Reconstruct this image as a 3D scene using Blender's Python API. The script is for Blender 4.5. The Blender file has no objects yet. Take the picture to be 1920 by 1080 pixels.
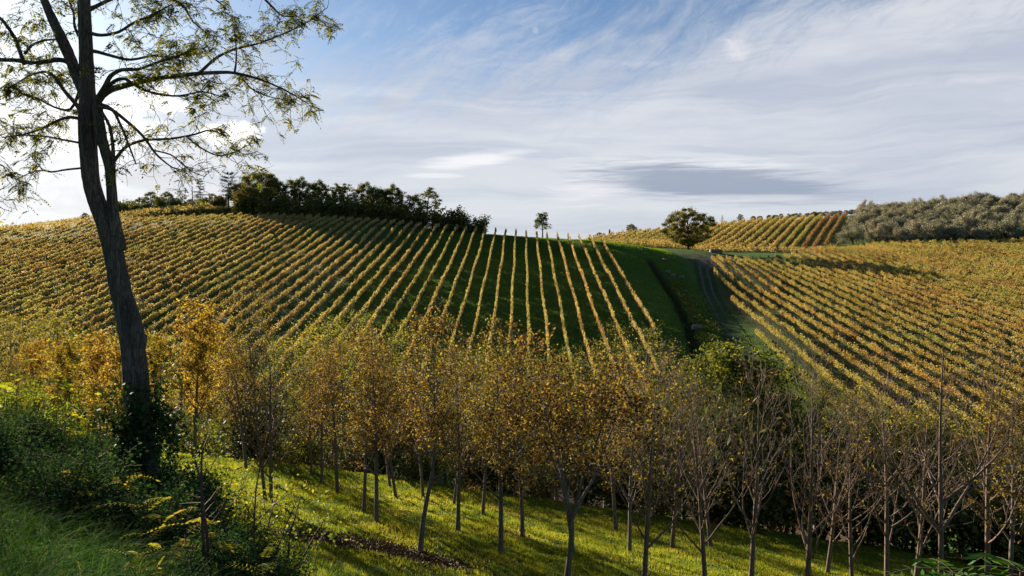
import bpy, math, numpy as np
from mathutils import Vector
R = math.radians
scn = bpy.context.scene
col = scn.collection

# ------------------------------------------------------------------ camera
F = 1493.3                      # focal length in photo pixels (28 mm lens)
PITCH = math.atan(40.0 / F)     # camera looks 1.5 degrees down
cam_data = bpy.data.cameras.new("camera")
cam = bpy.data.objects.new("camera", cam_data)
col.objects.link(cam)
cam.location = (0, 0, 0)
cam.rotation_euler = (R(90) - PITCH, 0, 0)
cam_data.lens = 28.0
cam_data.sensor_width = 36.0
cam_data.clip_start = 0.1
cam_data.clip_end = 6000
scn.camera = cam

# ------------------------------------------------------------------ exposure and render
scn.render.engine = 'CYCLES'
scn.view_settings.view_transform = 'Standard'
scn.view_settings.look = 'None'
scn.view_settings.exposure = 1.6
scn.view_settings.gamma = 1.0
scn.view_settings.use_curve_mapping = False
scn.cycles.max_bounces = 6
scn.cycles.diffuse_bounces = 3
scn.cycles.transmission_bounces = 4
scn.cycles.transparent_max_bounces = 4
scn.cycles.use_denoising = True
scn.cycles.sample_clamp_indirect = 6.0

# ------------------------------------------------------------------ sun and sky
SUN_AZ, SUN_EL = R(-37), R(14.6)   # azimuth measured from +Y, negative = left
sd = bpy.data.lights.new("sun", 'SUN')
sd.energy = 5.0
sd.angle = R(0.6)
sd.color = (1.0, 0.89, 0.70)
sun = bpy.data.objects.new("sun", sd)
col.objects.link(sun)
sdir = Vector((math.sin(SUN_AZ) * math.cos(SUN_EL), math.cos(SUN_AZ) * math.cos(SUN_EL), math.sin(SUN_EL)))
sun.rotation_euler = sdir.to_track_quat('Z', 'Y').to_euler()
sun.location = sdir * 60

world = bpy.data.worlds.new("World")
scn.world = world
world.use_nodes = True
world.cycles.sampling_method = 'MANUAL'
world.cycles.sample_map_resolution = 512


class NG:
    """small helper to write node graphs as expressions"""
    def __init__(s, tree):
        s.t = tree
        s.n = tree.nodes
        s.l = tree.links

    def node(s, typ, **kw):
        n = s.n.new(typ)
        for k, v in kw.items():
            setattr(n, k, v)
        return n

    def put(s, sock, v):
        if hasattr(v, 'is_linked') or isinstance(v, bpy.types.NodeSocket):
            s.l.new(v, sock)
        elif v is not None:
            sock.default_value = v

    def m(s, op, a, b=None, c=None, clamp=False):
        n = s.node('ShaderNodeMath', operation=op, use_clamp=clamp)
        s.put(n.inputs[0], a)
        if b is not None:
            s.put(n.inputs[1], b)
        if c is not None:
            s.put(n.inputs[2], c)
        return n.outputs[0]

    def add(s, a, b): return s.m('ADD', a, b)
    def sub(s, a, b): return s.m('SUBTRACT', a, b)
    def mul(s, a, b, clamp=False): return s.m('MULTIPLY', a, b, clamp=clamp)
    def div(s, a, b): return s.m('DIVIDE', a, b)

    def rng(s, v, a, b, c=0.0, d=1.0, smooth=True):
        n = s.node('ShaderNodeMapRange', interpolation_type='SMOOTHSTEP' if smooth else 'LINEAR', clamp=True)
        s.put(n.inputs[0], v)
        for i, q in enumerate((a, b, c, d)):
            s.put(n.inputs[i + 1], q)
        return n.outputs[0]

    def mix(s, f, a, b, blend='MIX'):
        n = s.node('ShaderNodeMix', data_type='RGBA', blend_type=blend)
        s.put(n.inputs[0], f)
        for sock, v in ((n.inputs[6], a), (n.inputs[7], b)):
            if isinstance(v, (tuple, list)):
                sock.default_value = tuple(v) + ((1.0,) if len(v) == 3 else ())
            else:
                s.l.new(v, sock)
        return n.outputs[2]

    def noise(s, vec, scale, detail=4.0, rough=0.5, dist=0.0, dim='3D', w=None):
        n = s.node('ShaderNodeTexNoise', noise_dimensions=dim)
        if vec is not None:
            s.l.new(vec, n.inputs['Vector'])
        n.inputs['Scale'].default_value = scale
        n.inputs['Detail'].default_value = detail
        n.inputs['Roughness'].default_value = rough
        n.inputs['Distortion'].default_value = dist
        return n.outputs[0]

    def xyz(s, x, y, z):
        n = s.node('ShaderNodeCombineXYZ')
        for i, v in enumerate((x, y, z)):
            s.put(n.inputs[i], v)
        return n.outputs[0]

    def ramp(s, f, stops):
        n = s.node('ShaderNodeValToRGB')
        s.put(n.inputs[0], f)
        el = n.color_ramp.elements
        while len(el) > 1:
            el.remove(el[0])
        el[0].position = stops[0][0]
        el[0].color = tuple(stops[0][1]) + (1,)
        for p, c in stops[1:]:
            e = el.new(p)
            e.color = tuple(c) + (1,)
        return n.outputs[0]


def azel(u, v):
    U, V = (u - 960) / F, (500 - v) / F
    a = math.atan(U)
    return a, math.atan(V * math.cos(a))


def build_world():
    g = NG(world.node_tree)
    g.n.clear()
    sky = g.node('ShaderNodeTexSky', sky_type='NISHITA', sun_disc=False, sun_elevation=SUN_EL,
                 sun_rotation=SUN_AZ, altitude=300, air_density=1.0, dust_density=0.6, ozone_density=2.0)
    tc = g.node('ShaderNodeTexCoord')
    sep = g.node('ShaderNodeSeparateXYZ')
    g.l.new(tc.outputs['Generated'], sep.inputs[0])
    x, y, z = sep.outputs
    az = g.m('ARCTAN2', x, y)
    el = g.m('ARCSINE', z)
    # high cloud sheet: fine streaks fanning up to the right, denser low down
    el_b = g.add(0.165, g.mul(az, 0.16))
    w1 = g.noise(g.xyz(g.mul(az, 3.0), g.mul(el, 4.5), 0.0), 1.0, 4, 0.55)
    w2 = g.noise(g.xyz(g.mul(az, 2.2), g.mul(el, 3.0), 11.0), 1.0, 3, 0.5)
    th = R(27)
    qx = g.add(g.mul(az, math.cos(th)), g.mul(el, math.sin(th)))
    qy = g.add(g.sub(g.mul(el, math.cos(th)), g.mul(az, math.sin(th))), g.mul(g.sub(w1, 0.5), 0.09))
    fine = g.noise(g.xyz(g.mul(qx, 5.5), g.mul(qy, 26.0), 3.1), 1.0, 11, 0.66, 0.5)
    tiny = g.noise(g.xyz(g.mul(qx, 26.0), g.mul(qy, 60.0), 8.1), 1.0, 8, 0.7, 0.8)
    broad = g.noise(g.xyz(g.mul(qx, 2.2), g.mul(qy, 7.5), 7.3), 1.0, 6, 0.6, 0.5)
    low = g.rng(g.add(g.sub(el_b, el), g.mul(g.sub(w2, 0.5), 0.14)), -0.20, 0.07)
    d = g.add(g.mul(fine, 0.5), g.mul(broad, 0.5))
    d = g.add(d, g.mul(g.sub(tiny, 0.5), 0.30))
    d = g.add(d, g.add(g.mul(low, 0.46), -0.17))
    veil = g.rng(d, 0.30, 0.72)
    streak = g.noise(g.xyz(g.mul(az, 2.4), g.add(g.mul(el, 22.0), g.mul(w1, 1.5)), 1.7), 1.0, 8, 0.6, 0.4)
    skyc = g.mix(1.0, sky.outputs[0], (0.68, 0.80, 0.96), 'MULTIPLY')
    white = g.mix(g.rng(streak, 0.34, 0.66), (4.6, 5.0, 5.9), (6.4, 6.55, 7.0))
    white = g.mix(g.mul(g.rng(broad, 0.52, 0.72), 0.30), white, (4.6, 5.1, 6.2))
    # the cloud sheet thins out overhead and behind
    veil = g.mul(veil, g.mul(g.rng(el, 0.42, 0.75, 1.0, 0.15), g.rng(g.m('ABSOLUTE', az), 0.85, 1.3, 1.0, 0.25)))
    c = g.mix(g.mul(veil, 0.92), skyc, white)

    def blob(u0, v0, ru, rv, tilt=0.0, n_amt=0.5, n_s=(3, 3), seed=0.0, lo=0.35, hi=0.75, det=6, dist=0.3):
        a0, e0 = azel(u0, v0)
        ra, re = ru / F, rv / F
        da, de = g.sub(az, a0), g.sub(el, e0)
        de = g.add(de, g.mul(da, tilt))
        r2 = g.add(g.m('POWER', g.m('ABSOLUTE', g.div(da, ra)), 2.0), g.m('POWER', g.m('ABSOLUTE', g.div(de, re)), 2.0))
        fall = g.m('EXPONENT', g.mul(r2, -1.0))
        nz = g.noise(g.xyz(g.mul(az, n_s[0] * 10), g.mul(el, n_s[1] * 10), seed), 1.0, det, 0.6, dist)
        k = g.add(fall, g.mul(g.sub(nz, 0.5), n_amt * 2))
        k = g.mul(k, g.rng(fall, 0.04, 0.35))
        return g.rng(k, lo, hi)
    # white glow around the hidden sun
    a0, e0 = azel(70, 330)
    dx, dy = g.div(g.sub(az, a0), 0.155), g.div(g.sub(el, e0), 0.085)
    glow = g.m('EXPONENT', g.mul(g.add(g.mul(dx, dx), g.mul(dy, dy)), -1.0))
    glow_n = g.noise(g.xyz(g.mul(az, 9.0), g.mul(el, 14.0), 5.5), 1.0, 7, 0.6, 0.6)
    gk = g.mul(glow, g.rng(glow_n, 0.36, 0.60, 0.25, 1.10))
    c = g.mix(g.mul(gk, 1.0, clamp=True), c, (9.0, 9.0, 9.0))
    dx, dy = g.div(g.sub(az, a0), 0.25), g.div(g.sub(el, e0), 0.14)
    wide = g.m('EXPONENT', g.mul(g.add(g.mul(dx, dx), g.mul(dy, dy)), -1.0))
    c = g.mix(g.mul(wide, 0.30), c, (9.0, 9.2, 9.6))
    # puffy clouds near the sun
    for a in ((430, 255, 70, 26, 0.0, 0.9, (3, 5), 2.0), (300, 190, 55, 30, 0.0, 0.9, (3, 5), 4.0), (180, 235, 120, 60, 0, 0.8, (2, 4), 8.0)):
        c = g.mix(g.mul(blob(*a), 0.9), c, (12.5, 12.4, 12.2))
    c = g.mix(g.mul(blob(300, 335, 90, 26, 0.0, 0.8, (2.5, 6), 12.0), 0.55), c, (6.6, 6.6, 6.8))
    c = g.mix(g.mul(blob(150, 395, 60, 12, 0.0, 0.7, (2, 8), 15.0), 0.45), c, (7.5, 7.5, 7.6))
    # lens-shaped cloud: bright lower left wing and rim, dark body
    c = g.mix(g.mul(blob(1150, 342, 150, 34, -0.22, 0.7, (1.5, 18), 21.0, 0.25, 1.1, 10, 0.6), 0.7), c, (7.8, 7.8, 8.0))
    c = g.mix(g.mul(blob(1300, 322, 240, 30, 0.06, 0.35, (1.2, 16), 22.0, 0.2, 0.8, 8), 0.6), c, (8.6, 8.6, 8.7))
    c = g.mix(g.mul(blob(1330, 343, 260, 40, 0.09, 0.5, (1.3, 20), 24.0, 0.22, 0.85, 10, 0.6), 0.95), c, (3.0, 3.5, 4.5))
    c = g.mix(g.mul(blob(1400, 372, 160, 9, 0.02, 0.3, (0.8, 18), 26.0, 0.3, 0.9), 0.45), c, (7.8, 7.9, 8.0))
    c = g.mix(g.mul(blob(890, 300, 110, 15, -0.12, 0.55, (1.2, 12), 28.0, 0.2, 0.9), 0.75), c, (8.6, 8.6, 8.7))
    c = g.mix(g.mul(blob(810, 330, 70, 7, 0.0, 0.5, (1.2, 14), 30.0, 0.3, 0.9), 0.5), c, (8.6, 8.6, 8.7))
    c = g.mix(g.mul(blob(1378, 100, 34, 24, 0.3, 1.0, (5, 7), 33.0, 0.25, 1.3, 9, 0.8), 0.6), c, (7.6, 7.5, 7.7))
    c = g.mix(g.mul(blob(1004, 60, 8, 12, 0.5, 1.2, (12, 16), 35.0, 0.3, 1.4), 0.3), c, (8.0, 8.0, 8.3))
    bg = g.node('ShaderNodeBackground')
    g.l.new(c, bg.inputs[0])
    bg.inputs[1].default_value = 0.0385
    out = g.node('ShaderNodeOutputWorld')
    g.l.new(bg.outputs[0], out.inputs[0])


build_world()

# ------------------------------------------------------------------ terrain
cp, sp = math.cos(PITCH), math.sin(PITCH)


def ray(u, v):
    """world direction of a photo pixel, scaled so that y = 1"""
    x, y, z = (u - 960) / F, 1.0, -(v - 540) / F
    Y, Zz = y * cp + z * sp, -y * sp + z * cp
    return x / Y, Zz / Y


def P(u, v, d):
    a, b = ray(u, v)
    return (a * d, d, b * d)


def UV(x, y, z):
    yc = y * cp - z * sp
    zc = y * sp + z * cp
    return 960 + F * x / yc, 540 - F * zc / yc


def meadow(x, y): return -9.0 - 0.144 * (x + 2.9) - 0.16 * (y - 25)
def lhill(x, y): return -32.0 + 0.2 * y
def rhill(x, y): return -25.0 + 0.134 * y


ctrl = []
# the bank the camera stands on
ctrl += [(0, 0, -1.7), (-3, 0, -1.5), (-9, 0, -1.1), (-4, 6, -2.35), (-2, 6, -2.9), (-6.1, 13, -3.65), (-10, 13, -3.1),
         (-17, 13, -2.2), (-9, 17.5, -4.6), (-14, 20, -4.6), (-4.2, 12, -4.6), (-2.6, 8, -3.2), (-1, 4, -2.4), (1, 3, -2.6), (3, 5, -4.1), (6, 8, -6.4),
         (0, 8, -5.0), (8, 3, -4.2), (0, -10, -0.8), (-15, -8, 0.3), (15, -8, -2.5), (-1, 12, -6.6), (0, 17, -8.2), (-5, 18, -7.0),
         (9, 14, -8.8), (18, 8, -8.5), (-11, 24, -7.3), (-26, 22, -4.5), (-22, 30, -6.2), (-35, 10, -1.5), (30, -5, -6), (-40, 35, -6.5),
         (0, -40, 0), (-40, -30, 2), (40, -30, -3), (35, 15, -12.5)]
for y in (23, 30, 37, 42):
    for x in (-12, -6, 0, 6, 13, 20):
        if y > 22:
            ctrl.append((x, y, meadow(x, y)))
for x in (30, 42):
    ctrl += [(x, 30, -14.5), (x, 42, -16.5)]
ctrl += [(-20, 40, -9.2), (-30, 45, -10)]
# valley floor
for x in (-60, -40, -25, -10, 5, 18):
    ctrl.append((x, 58, -20.0 + (0 if x > -30 else (-x - 30) * 0.05)))
ctrl += [(32, 56, -18.8), (48, 56, -17.8), (70, 50, -17.5), (-70, 45, -15)]
# left hill
for y in (72, 88, 105, 125, 145, 165, 180):
    for x in (-150, -110, -80, -50, -28, -8, 8, 19):
        ctrl.append((x, y, lhill(x, y)))
for u, v, d in ((-400, 455, 195), (-150, 447, 198), (0, 441, 200), (100, 432, 205), (200, 421, 214), (300, 412, 225), (400, 407, 230), (500, 408, 230),
                (600, 412, 228), (700, 419, 221), (800, 429, 212), (880, 437, 203), (940, 442, 198), (1000, 446, 195), (1060, 450, 191), (1110, 454, 188), (1150, 457, 186),
                (230, 406, 241), (300, 397, 250), (400, 389, 250), (450, 395, 246), (600, 408, 245), (740, 421, 232), (100, 424, 235), (0, 438, 235),
                (-150, 452, 300), (0, 446, 300), (200, 415, 300), (400, 405, 300), (600, 425, 290), (800, 455, 290), (870, 455, 235), (950, 466, 232), (950, 474, 280), (1050, 470, 220), (1100, 476, 232), (1100, 474, 260),
                (-400, 470, 300), (0, 460, 400), (400, 440, 400), (800, 480, 400),
                # grass behind the crest, around the round tree
                (1180, 459, 188), (1200, 464, 198), (1250, 468, 205), (1290, 468, 215), (1350, 473, 222), (1180, 466, 212),
                # far vineyard
                (1150, 459, 242), (1230, 464, 238), (1300, 471, 236), (1450, 473, 236), (1560, 471, 236),
                (1150, 442, 305), (1180, 438, 310), (1250, 431, 318), (1400, 417, 328), (1500, 411, 333), (1600, 405, 340), (1050, 455, 320),
                (1300, 445, 430), (1600, 425, 460), (1100, 465, 420),
                # olive slope
                (1600, 460, 237), (1700, 455, 240), (1800, 449, 243), (1920, 441, 248), (2150, 430, 255), (1700, 405, 318), (1800, 392, 330), (1920, 380, 340), (2150, 366, 350),
                (1920, 395, 450), (2300, 390, 450),
                # back edge of the right vineyard
                (1400, 487, 205), (1480, 479, 210), (1560, 475, 214), (1700, 468, 220), (1800, 462, 226), (1920, 455, 231), (2150, 440, 240)):
    ctrl.append(P(u, v, d))
for y in (72, 90, 110, 130, 150, 170, 184, 194):
    for x in (36, 55, 80, 110, 145, 180):
        if x > 36 or y < 165:
            ctrl.append((x, y, rhill(x, y)))
for a in range(0, 360, 30):
    ctrl.append((750 * math.sin(R(a)), 100 + 750 * math.cos(R(a)), -25))
C = np.array(ctrl, dtype=float)


def _phi(r2): return 0.5 * r2 * np.log(r2 + 1e-9)


_n = len(C)
_d2 = (C[:, None, 0] - C[None, :, 0]) ** 2 + (C[:, None, 1] - C[None, :, 1]) ** 2
_A = np.zeros((_n + 3, _n + 3))
_A[:_n, :_n] = _phi(_d2) + np.eye(_n) * 6.0
_A[:_n, _n] = 1
_A[:_n, _n + 1:] = C[:, :2]
_A[_n:, :_n] = _A[:_n, _n:].T
_W = np.linalg.solve(_A, np.concatenate([C[:, 2], np.zeros(3)]))

DITCH = [P(1318, 700, 92)[:2], P(1306, 660, 101)[:2], P(1290, 600, 118)[:2], P(1264, 540, 139)[:2], P(1240, 500, 156)[:2], P(1216, 478, 172)[:2]]
TRACK = [P(1356, 489, 200)[:2], P(1330, 497, 188)[:2], P(1318, 518, 171)[:2], P(1330, 550, 150)[:2], P(1351, 590, 128)[:2], P(1376, 630, 113)[:2], P(1402, 670, 101)[:2], P(1430, 720, 89)[:2]]


def seg_dist(x, y, pl):
    best = np.full(np.shape(x), 1e9)
    for (x0, y0), (x1, y1) in zip(pl[:-1], pl[1:]):
        dx, dy = x1 - x0, y1 - y0
        t = np.clip(((x - x0) * dx + (y - y0) * dy) / (dx * dx + dy * dy), 0, 1)
        best = np.minimum(best, np.hypot(x - x0 - t * dx, y - y0 - t * dy))
    return best


def smooth01(t):
    t = np.clip(t, 0, 1)
    return t * t * (3 - 2 * t)


_rg = np.random.RandomState(11)
_waves = [(_rg.uniform(-1, 1), _rg.uniform(-1, 1), _rg.uniform(0, 6.28)) for _ in range(14)]


def bumps(x, y, scale):
    s = 0
    for i, (a, b, p) in enumerate(_waves):
        k = (1.0 + 0.35 * i) / scale
        n = math.hypot(a, b)
        s = s + np.sin((a * x + b * y) / n * k + p + 1.7 * np.sin((b * x - a * y) / n * k * 0.6)) / (1 + 0.25 * i)
    return s / 5.0


def Z(x, y, rough=True):
    x = np.atleast_1d(np.asarray(x, float))
    y = np.atleast_1d(np.asarray(y, float))
    shp = x.shape
    xf, yf = x.ravel(), y.ravel()
    out = np.empty_like(xf)
    for i in range(0, len(xf), 60000):
        a, b = xf[i:i + 60000], yf[i:i + 60000]
        r2 = (a[:, None] - C[None, :, 0]) ** 2 + (b[:, None] - C[None, :, 1]) ** 2
        out[i:i + 60000] = _phi(r2) @ _W[:_n] + _W[_n] + a * _W[_n + 1] + b * _W[_n + 2]
    r = np.hypot(xf, yf - 100)
    w = smooth01((r - 420) / 300)
    out = out * (1 - w) + (-30) * w
    if rough:
        out -= 1.1 * np.exp(-(seg_dist(xf, yf, DITCH) / 0.75) ** 2)
        near = smooth01((yf - 14) / 8) * smooth01((60 - yf) / 15)
        out += 0.10 * bumps(xf, yf, 1.1) * near
        out += 0.05 * bumps(xf + 40, yf, 0.45) * near
        out += (0.10 * bumps(xf, yf, 2.2) + 0.075 * bumps(xf * 0.6 + 11, yf, 0.8)) * smooth01((yf - 50) / 20) * smooth01((400 - yf) / 60)
    return out.reshape(shp)


def zz(x, y): return float(Z(x, y)[0])


def hit(u, v, d0=4.0, d1=400.0):
    """first point where the sight line of a pixel meets the ground"""
    a, b = ray(u, v)
    ds = np.geomspace(d0, d1, 500)
    h = b * ds - Z(a * ds, ds, False)
    i = np.where(h < 0)[0]
    if len(i) == 0:
        return (a * d1, d1, zz(a * d1, d1))
    i = max(i[0], 1)
    t = h[i - 1] / (h[i - 1] - h[i] + 1e-9)
    d = ds[i - 1] + t * (ds[i] - ds[i - 1])
    return (a * d, d, zz(a * d, d))


# ------------------------------------------------------------------ mesh helpers
def mesh_np(name, verts, quads=None, tris=None, mats=(), smooth=False, midx=None):
    me = bpy.data.meshes.new(name)
    verts = np.asarray(verts, np.float32).reshape(-1, 3)
    nq = 0 if quads is None else len(quads)
    nt = 0 if tris is None else len(tris)
    me.vertices.add(len(verts))
    me.vertices.foreach_set('co', verts.ravel())
    lv, ls, lt = [], [], []
    if nq:
        lv.append(np.asarray(quads, np.int32).ravel())
        ls.append(np.arange(nq, dtype=np.int32) * 4)
    if nt:
        lv.append(np.asarray(tris, np.int32).ravel())
        ls.append(np.arange(nt, dtype=np.int32) * 3 + nq * 4)
    lv = np.concatenate(lv)
    ls = np.concatenate(ls)
    me.loops.add(len(lv))
    me.loops.foreach_set('vertex_index', lv)
    me.polygons.add(len(ls))
    me.polygons.foreach_set('loop_start', ls)
    if smooth:
        me.polygons.foreach_set('use_smooth', np.ones(len(ls), bool))
    for m in mats:
        me.materials.append(m)
    if midx is not None:
        me.polygons.foreach_set('material_index', np.asarray(midx, np.int32))
    me.update(calc_edges=True)
    return me


def link(name, data, parent=None, loc=None, rot=0.0, scale=None):
    o = bpy.data.objects.new(name, data)
    col.objects.link(o)
    if parent is not None:
        o.parent = parent
    if loc is not None:
        o.location = loc
    if rot:
        o.rotation_euler = (0, 0, rot)
    if scale is not None:
        o.scale = scale if hasattr(scale, '__len__') else (scale,) * 3
    return o


def tag(o, label=None, cat=None, group=None, kind=None):
    for k, v in (('label', label), ('category', cat), ('group', group), ('kind', kind)):
        if v:
            o[k] = v
    return o


class Geo:
    def __init__(s):
        s.v, s.q, s.t, s.n = [], [], [], 0

    def add(s, v, q=None, t=None):
        v = np.asarray(v, float).reshape(-1, 3)
        s.v.append(v)
        if q is not None and len(q):
            s.q.append(np.asarray(q) + s.n)
        if t is not None and len(t):
            s.t.append(np.asarray(t) + s.n)
        s.n += len(v)

    def tube(s, pts, rad, sides=6, cap=True, rough=0.0, rg=None):
        pts = np.asarray(pts, float)
        rad = np.asarray(rad, float)
        k = len(pts)
        tan = np.gradient(pts, axis=0)
        tan /= np.linalg.norm(tan, axis=1)[:, None] + 1e-9
        ref = np.array([0.31, 0.95, 0.05]) if abs(tan[0][1]) < 0.9 else np.array([1.0, 0, 0])
        a = np.cross(tan, ref)
        a /= np.linalg.norm(a, axis=1)[:, None] + 1e-9
        b = np.cross(tan, a)
        th = np.arange(sides) / sides * 2 * math.pi
        rr = rad[:, None] * np.ones((1, sides))
        if rough and rg is not None:
            rr = rr * (1 + rough * rg.uniform(-1, 1, rr.shape))
        ring = pts[:, None, :] + rr[:, :, None] * (np.cos(th)[None, :, None] * a[:, None, :] + np.sin(th)[None, :, None] * b[:, None, :])
        idx = np.arange(k * sides).reshape(k, sides)
        i0, i1 = idx[:-1], idx[1:]
        q = np.stack([i0, np.roll(i0, -1, 1), np.roll(i1, -1, 1), i1], -1).reshape(-1, 4)
        s.add(ring.reshape(-1, 3), q)
        if cap:
            s.add(np.vstack([ring[-1], pts[-1] + tan[-1] * rad[-1] * 0.5]), None, [(j, (j + 1) % sides, sides) for j in range(sides)])

    def leaves(s, c, size, rg, aspect=0.5, droop=0.0, up=0.0):
        """pointed leaf quads around the centres c"""
        c = np.asarray(c, float).reshape(-1, 3)
        n = len(c)
        if n == 0:
            return
        size = np.broadcast_to(size, (n,)) * rg.uniform(0.65, 1.3, n)
        d = rg.normal(size=(n, 3))
        d[:, 2] = d[:, 2] * 0.7 - droop
        d /= np.linalg.norm(d, axis=1)[:, None]
        w = rg.normal(size=(n, 3))
        w[:, 2] *= (1 - up)
        w -= (w * d).sum(1)[:, None] * d
        w /= np.linalg.norm(w, axis=1)[:, None] + 1e-9
        L = d * size[:, None]
        Wd = w * (size * aspect * 0.5)[:, None]
        v = np.stack([c - L * 0.5, c + Wd - L * 0.06, c + L * 0.5, c - Wd - L * 0.06], 1).reshape(-1, 3)
        s.add(v, np.arange(n * 4).reshape(n, 4))

    def build(s, name, mats, smooth=False):
        return mesh_np(name, np.concatenate(s.v), np.concatenate(s.q) if s.q else None, np.concatenate(s.t) if s.t else None,
                       mats if isinstance(mats, (list, tuple)) else [mats], smooth)


# ------------------------------------------------------------------ materials
def new_mat(name):
    m = bpy.data.materials.new(name)
    m.use_nodes = True
    m.node_tree.nodes.clear()
    return m, NG(m.node_tree)


def leaf_mat(name, stops, trans=0.45, rough=0.65, spec=0.12, tint=0.25, patch=None):
    m, g = new_mat(name)
    geo = g.node('ShaderNodeNewGeometry')
    oi = g.node('ShaderNodeObjectInfo')
    f = geo.outputs['Random Per Island']
    if patch:
        pn = g.noise(geo.outputs['Position'], patch[0], 3, 0.6)
        f = g.add(g.mul(f, patch[1]), g.mul(g.rng(pn, 0.3, 0.7), 1 - patch[1]))
    c = g.ramp(f, stops)
    hs = g.node('ShaderNodeHueSaturation')
    g.l.new(c, hs.inputs['Color'])
    g.l.new(g.add(0.5, g.mul(g.sub(oi.outputs['Random'], 0.5), 0.035)), hs.inputs['Hue'])
    g.l.new(g.add(1.0, g.mul(g.sub(oi.outputs['Random'], 0.5), -tint)), hs.inputs['Value'])
    c = hs.outputs[0]
    pb = g.node('ShaderNodeBsdfPrincipled')
    g.l.new(c, pb.inputs['Base Color'])
    pb.inputs['Roughness'].default_value = rough
    pb.inputs['Specular IOR Level'].default_value = spec
    tr = g.node('ShaderNodeBsdfTranslucent')
    tc = g.mix(1.0, c, (1.15, 1.0, 0.55), 'MULTIPLY')
    g.l.new(tc, tr.inputs['Color'])
    mx = g.node('ShaderNodeMixShader')
    mx.inputs[0].default_value = trans
    g.l.new(pb.outputs[0], mx.inputs[1])
    g.l.new(tr.outputs[0], mx.inputs[2])
    out = g.node('ShaderNodeOutputMaterial')
    g.l.new(mx.outputs[0], out.inputs[0])
    return m


def bark_mat(name, dark, light, scale=6.0, bump=0.6, zs=0.22):
    m, g = new_mat(name)
    tc = g.node('ShaderNodeTexCoord')
    mp = g.node('ShaderNodeMapping')
    g.l.new(tc.outputs['Object'], mp.inputs[0])
    mp.inputs['Scale'].default_value = (1, 1, zs)
    n1 = g.noise(mp.outputs[0], scale, 9, 0.7, 0.8)
    n2 = g.noise(tc.outputs['Object'], scale * 0.2, 3, 0.5)
    fur = g.noise(mp.outputs[0], scale * 2.2, 4, 0.6, 1.6)
    crack = g.rng(g.m('ABSOLUTE', g.sub(fur, 0.5)), 0.0, 0.10)
    h = g.mul(n1, g.add(0.5, g.mul(crack, 0.5)))
    c = g.ramp(g.add(g.mul(h, 1.1), g.mul(g.sub(n2, 0.5), 0.3)), [(0.15, dark), (0.7, light)])
    pb = g.node('ShaderNodeBsdfPrincipled')
    g.l.new(c, pb.inputs['Base Color'])
    pb.inputs['Roughness'].default_value = 0.85
    pb.inputs['Specular IOR Level'].default_value = 0.2
    bp = g.node('ShaderNodeBump')
    bp.inputs['Strength'].default_value = bump
    bp.inputs['Distance'].default_value = 0.03
    g.l.new(h, bp.inputs['Height'])
    g.l.new(bp.outputs[0], pb.inputs['Normal'])
    out = g.node('ShaderNodeOutputMaterial')
    g.l.new(pb.outputs[0], out.inputs[0])
    return m


def plain_mat(name, c0, c1, scale=8.0, rough=0.85, bump=0.3):
    m, g = new_mat(name)
    tc = g.node('ShaderNodeTexCoord')
    n1 = g.noise(tc.outputs['Object'], scale, 6, 0.6)
    c = g.ramp(n1, [(0.3, c0), (0.7, c1)])
    pb = g.node('ShaderNodeBsdfPrincipled')
    g.l.new(c, pb.inputs['Base Color'])
    pb.inputs['Roughness'].default_value = rough
    bp = g.node('ShaderNodeBump')
    bp.inputs['Strength'].default_value = bump
    bp.inputs['Distance'].default_value = 0.05
    g.l.new(n1, bp.inputs['Height'])
    g.l.new(bp.outputs[0], pb.inputs['Normal'])
    out = g.node('ShaderNodeOutputMaterial')
    g.l.new(pb.outputs[0], out.inputs[0])
    return m


def ground_material():
    m, g = new_mat('ground_turf')
    geo = g.node('ShaderNodeNewGeometry')
    pos = geo.outputs['Position']
    at = g.node('ShaderNodeAttribute', attribute_name='soil')
    soil = at.outputs['Fac']
    n1 = g.noise(pos, 0.55, 6, 0.6, 0.3)
    n2 = g.noise(pos, 4.5, 5, 0.65)
    n3 = g.noise(pos, 0.09, 3, 0.5)
    grass = g.ramp(g.add(g.mul(n1, 0.55), g.mul(n2, 0.45)), [(0.3, (0.040, 0.088, 0.013)), (0.5, (0.070, 0.140, 0.018)), (0.66, (0.115, 0.160, 0.024)), (0.8, (0.18, 0.17, 0.05))])
    grass = g.mix(g.rng(n3, 0.42, 0.62, 0.0, 0.5), grass, (0.060, 0.125, 0.014))
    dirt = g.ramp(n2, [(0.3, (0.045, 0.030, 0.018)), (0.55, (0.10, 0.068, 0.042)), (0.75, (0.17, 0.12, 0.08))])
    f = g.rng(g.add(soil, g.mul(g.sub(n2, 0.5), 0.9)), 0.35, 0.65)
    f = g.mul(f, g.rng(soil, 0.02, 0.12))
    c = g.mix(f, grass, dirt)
    pb = g.node('ShaderNodeBsdfPrincipled')
    g.l.new(c, pb.inputs['Base Color'])
    pb.inputs['Roughness'].default_value = 0.95
    pb.inputs['Specular IOR Level'].default_value = 0.1
    bp = g.node('ShaderNodeBump')
    bp.inputs['Strength'].default_value = 0.9
    bp.inputs['Distance'].default_value = 0.25
    g.l.new(g.add(n2, g.noise(pos, 14.0, 3, 0.6)), bp.inputs['Height'])
    g.l.new(bp.outputs[0], pb.inputs['Normal'])
    out = g.node('ShaderNodeOutputMaterial')
    g.l.new(pb.outputs[0], out.inputs[0])
    return m


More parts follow.
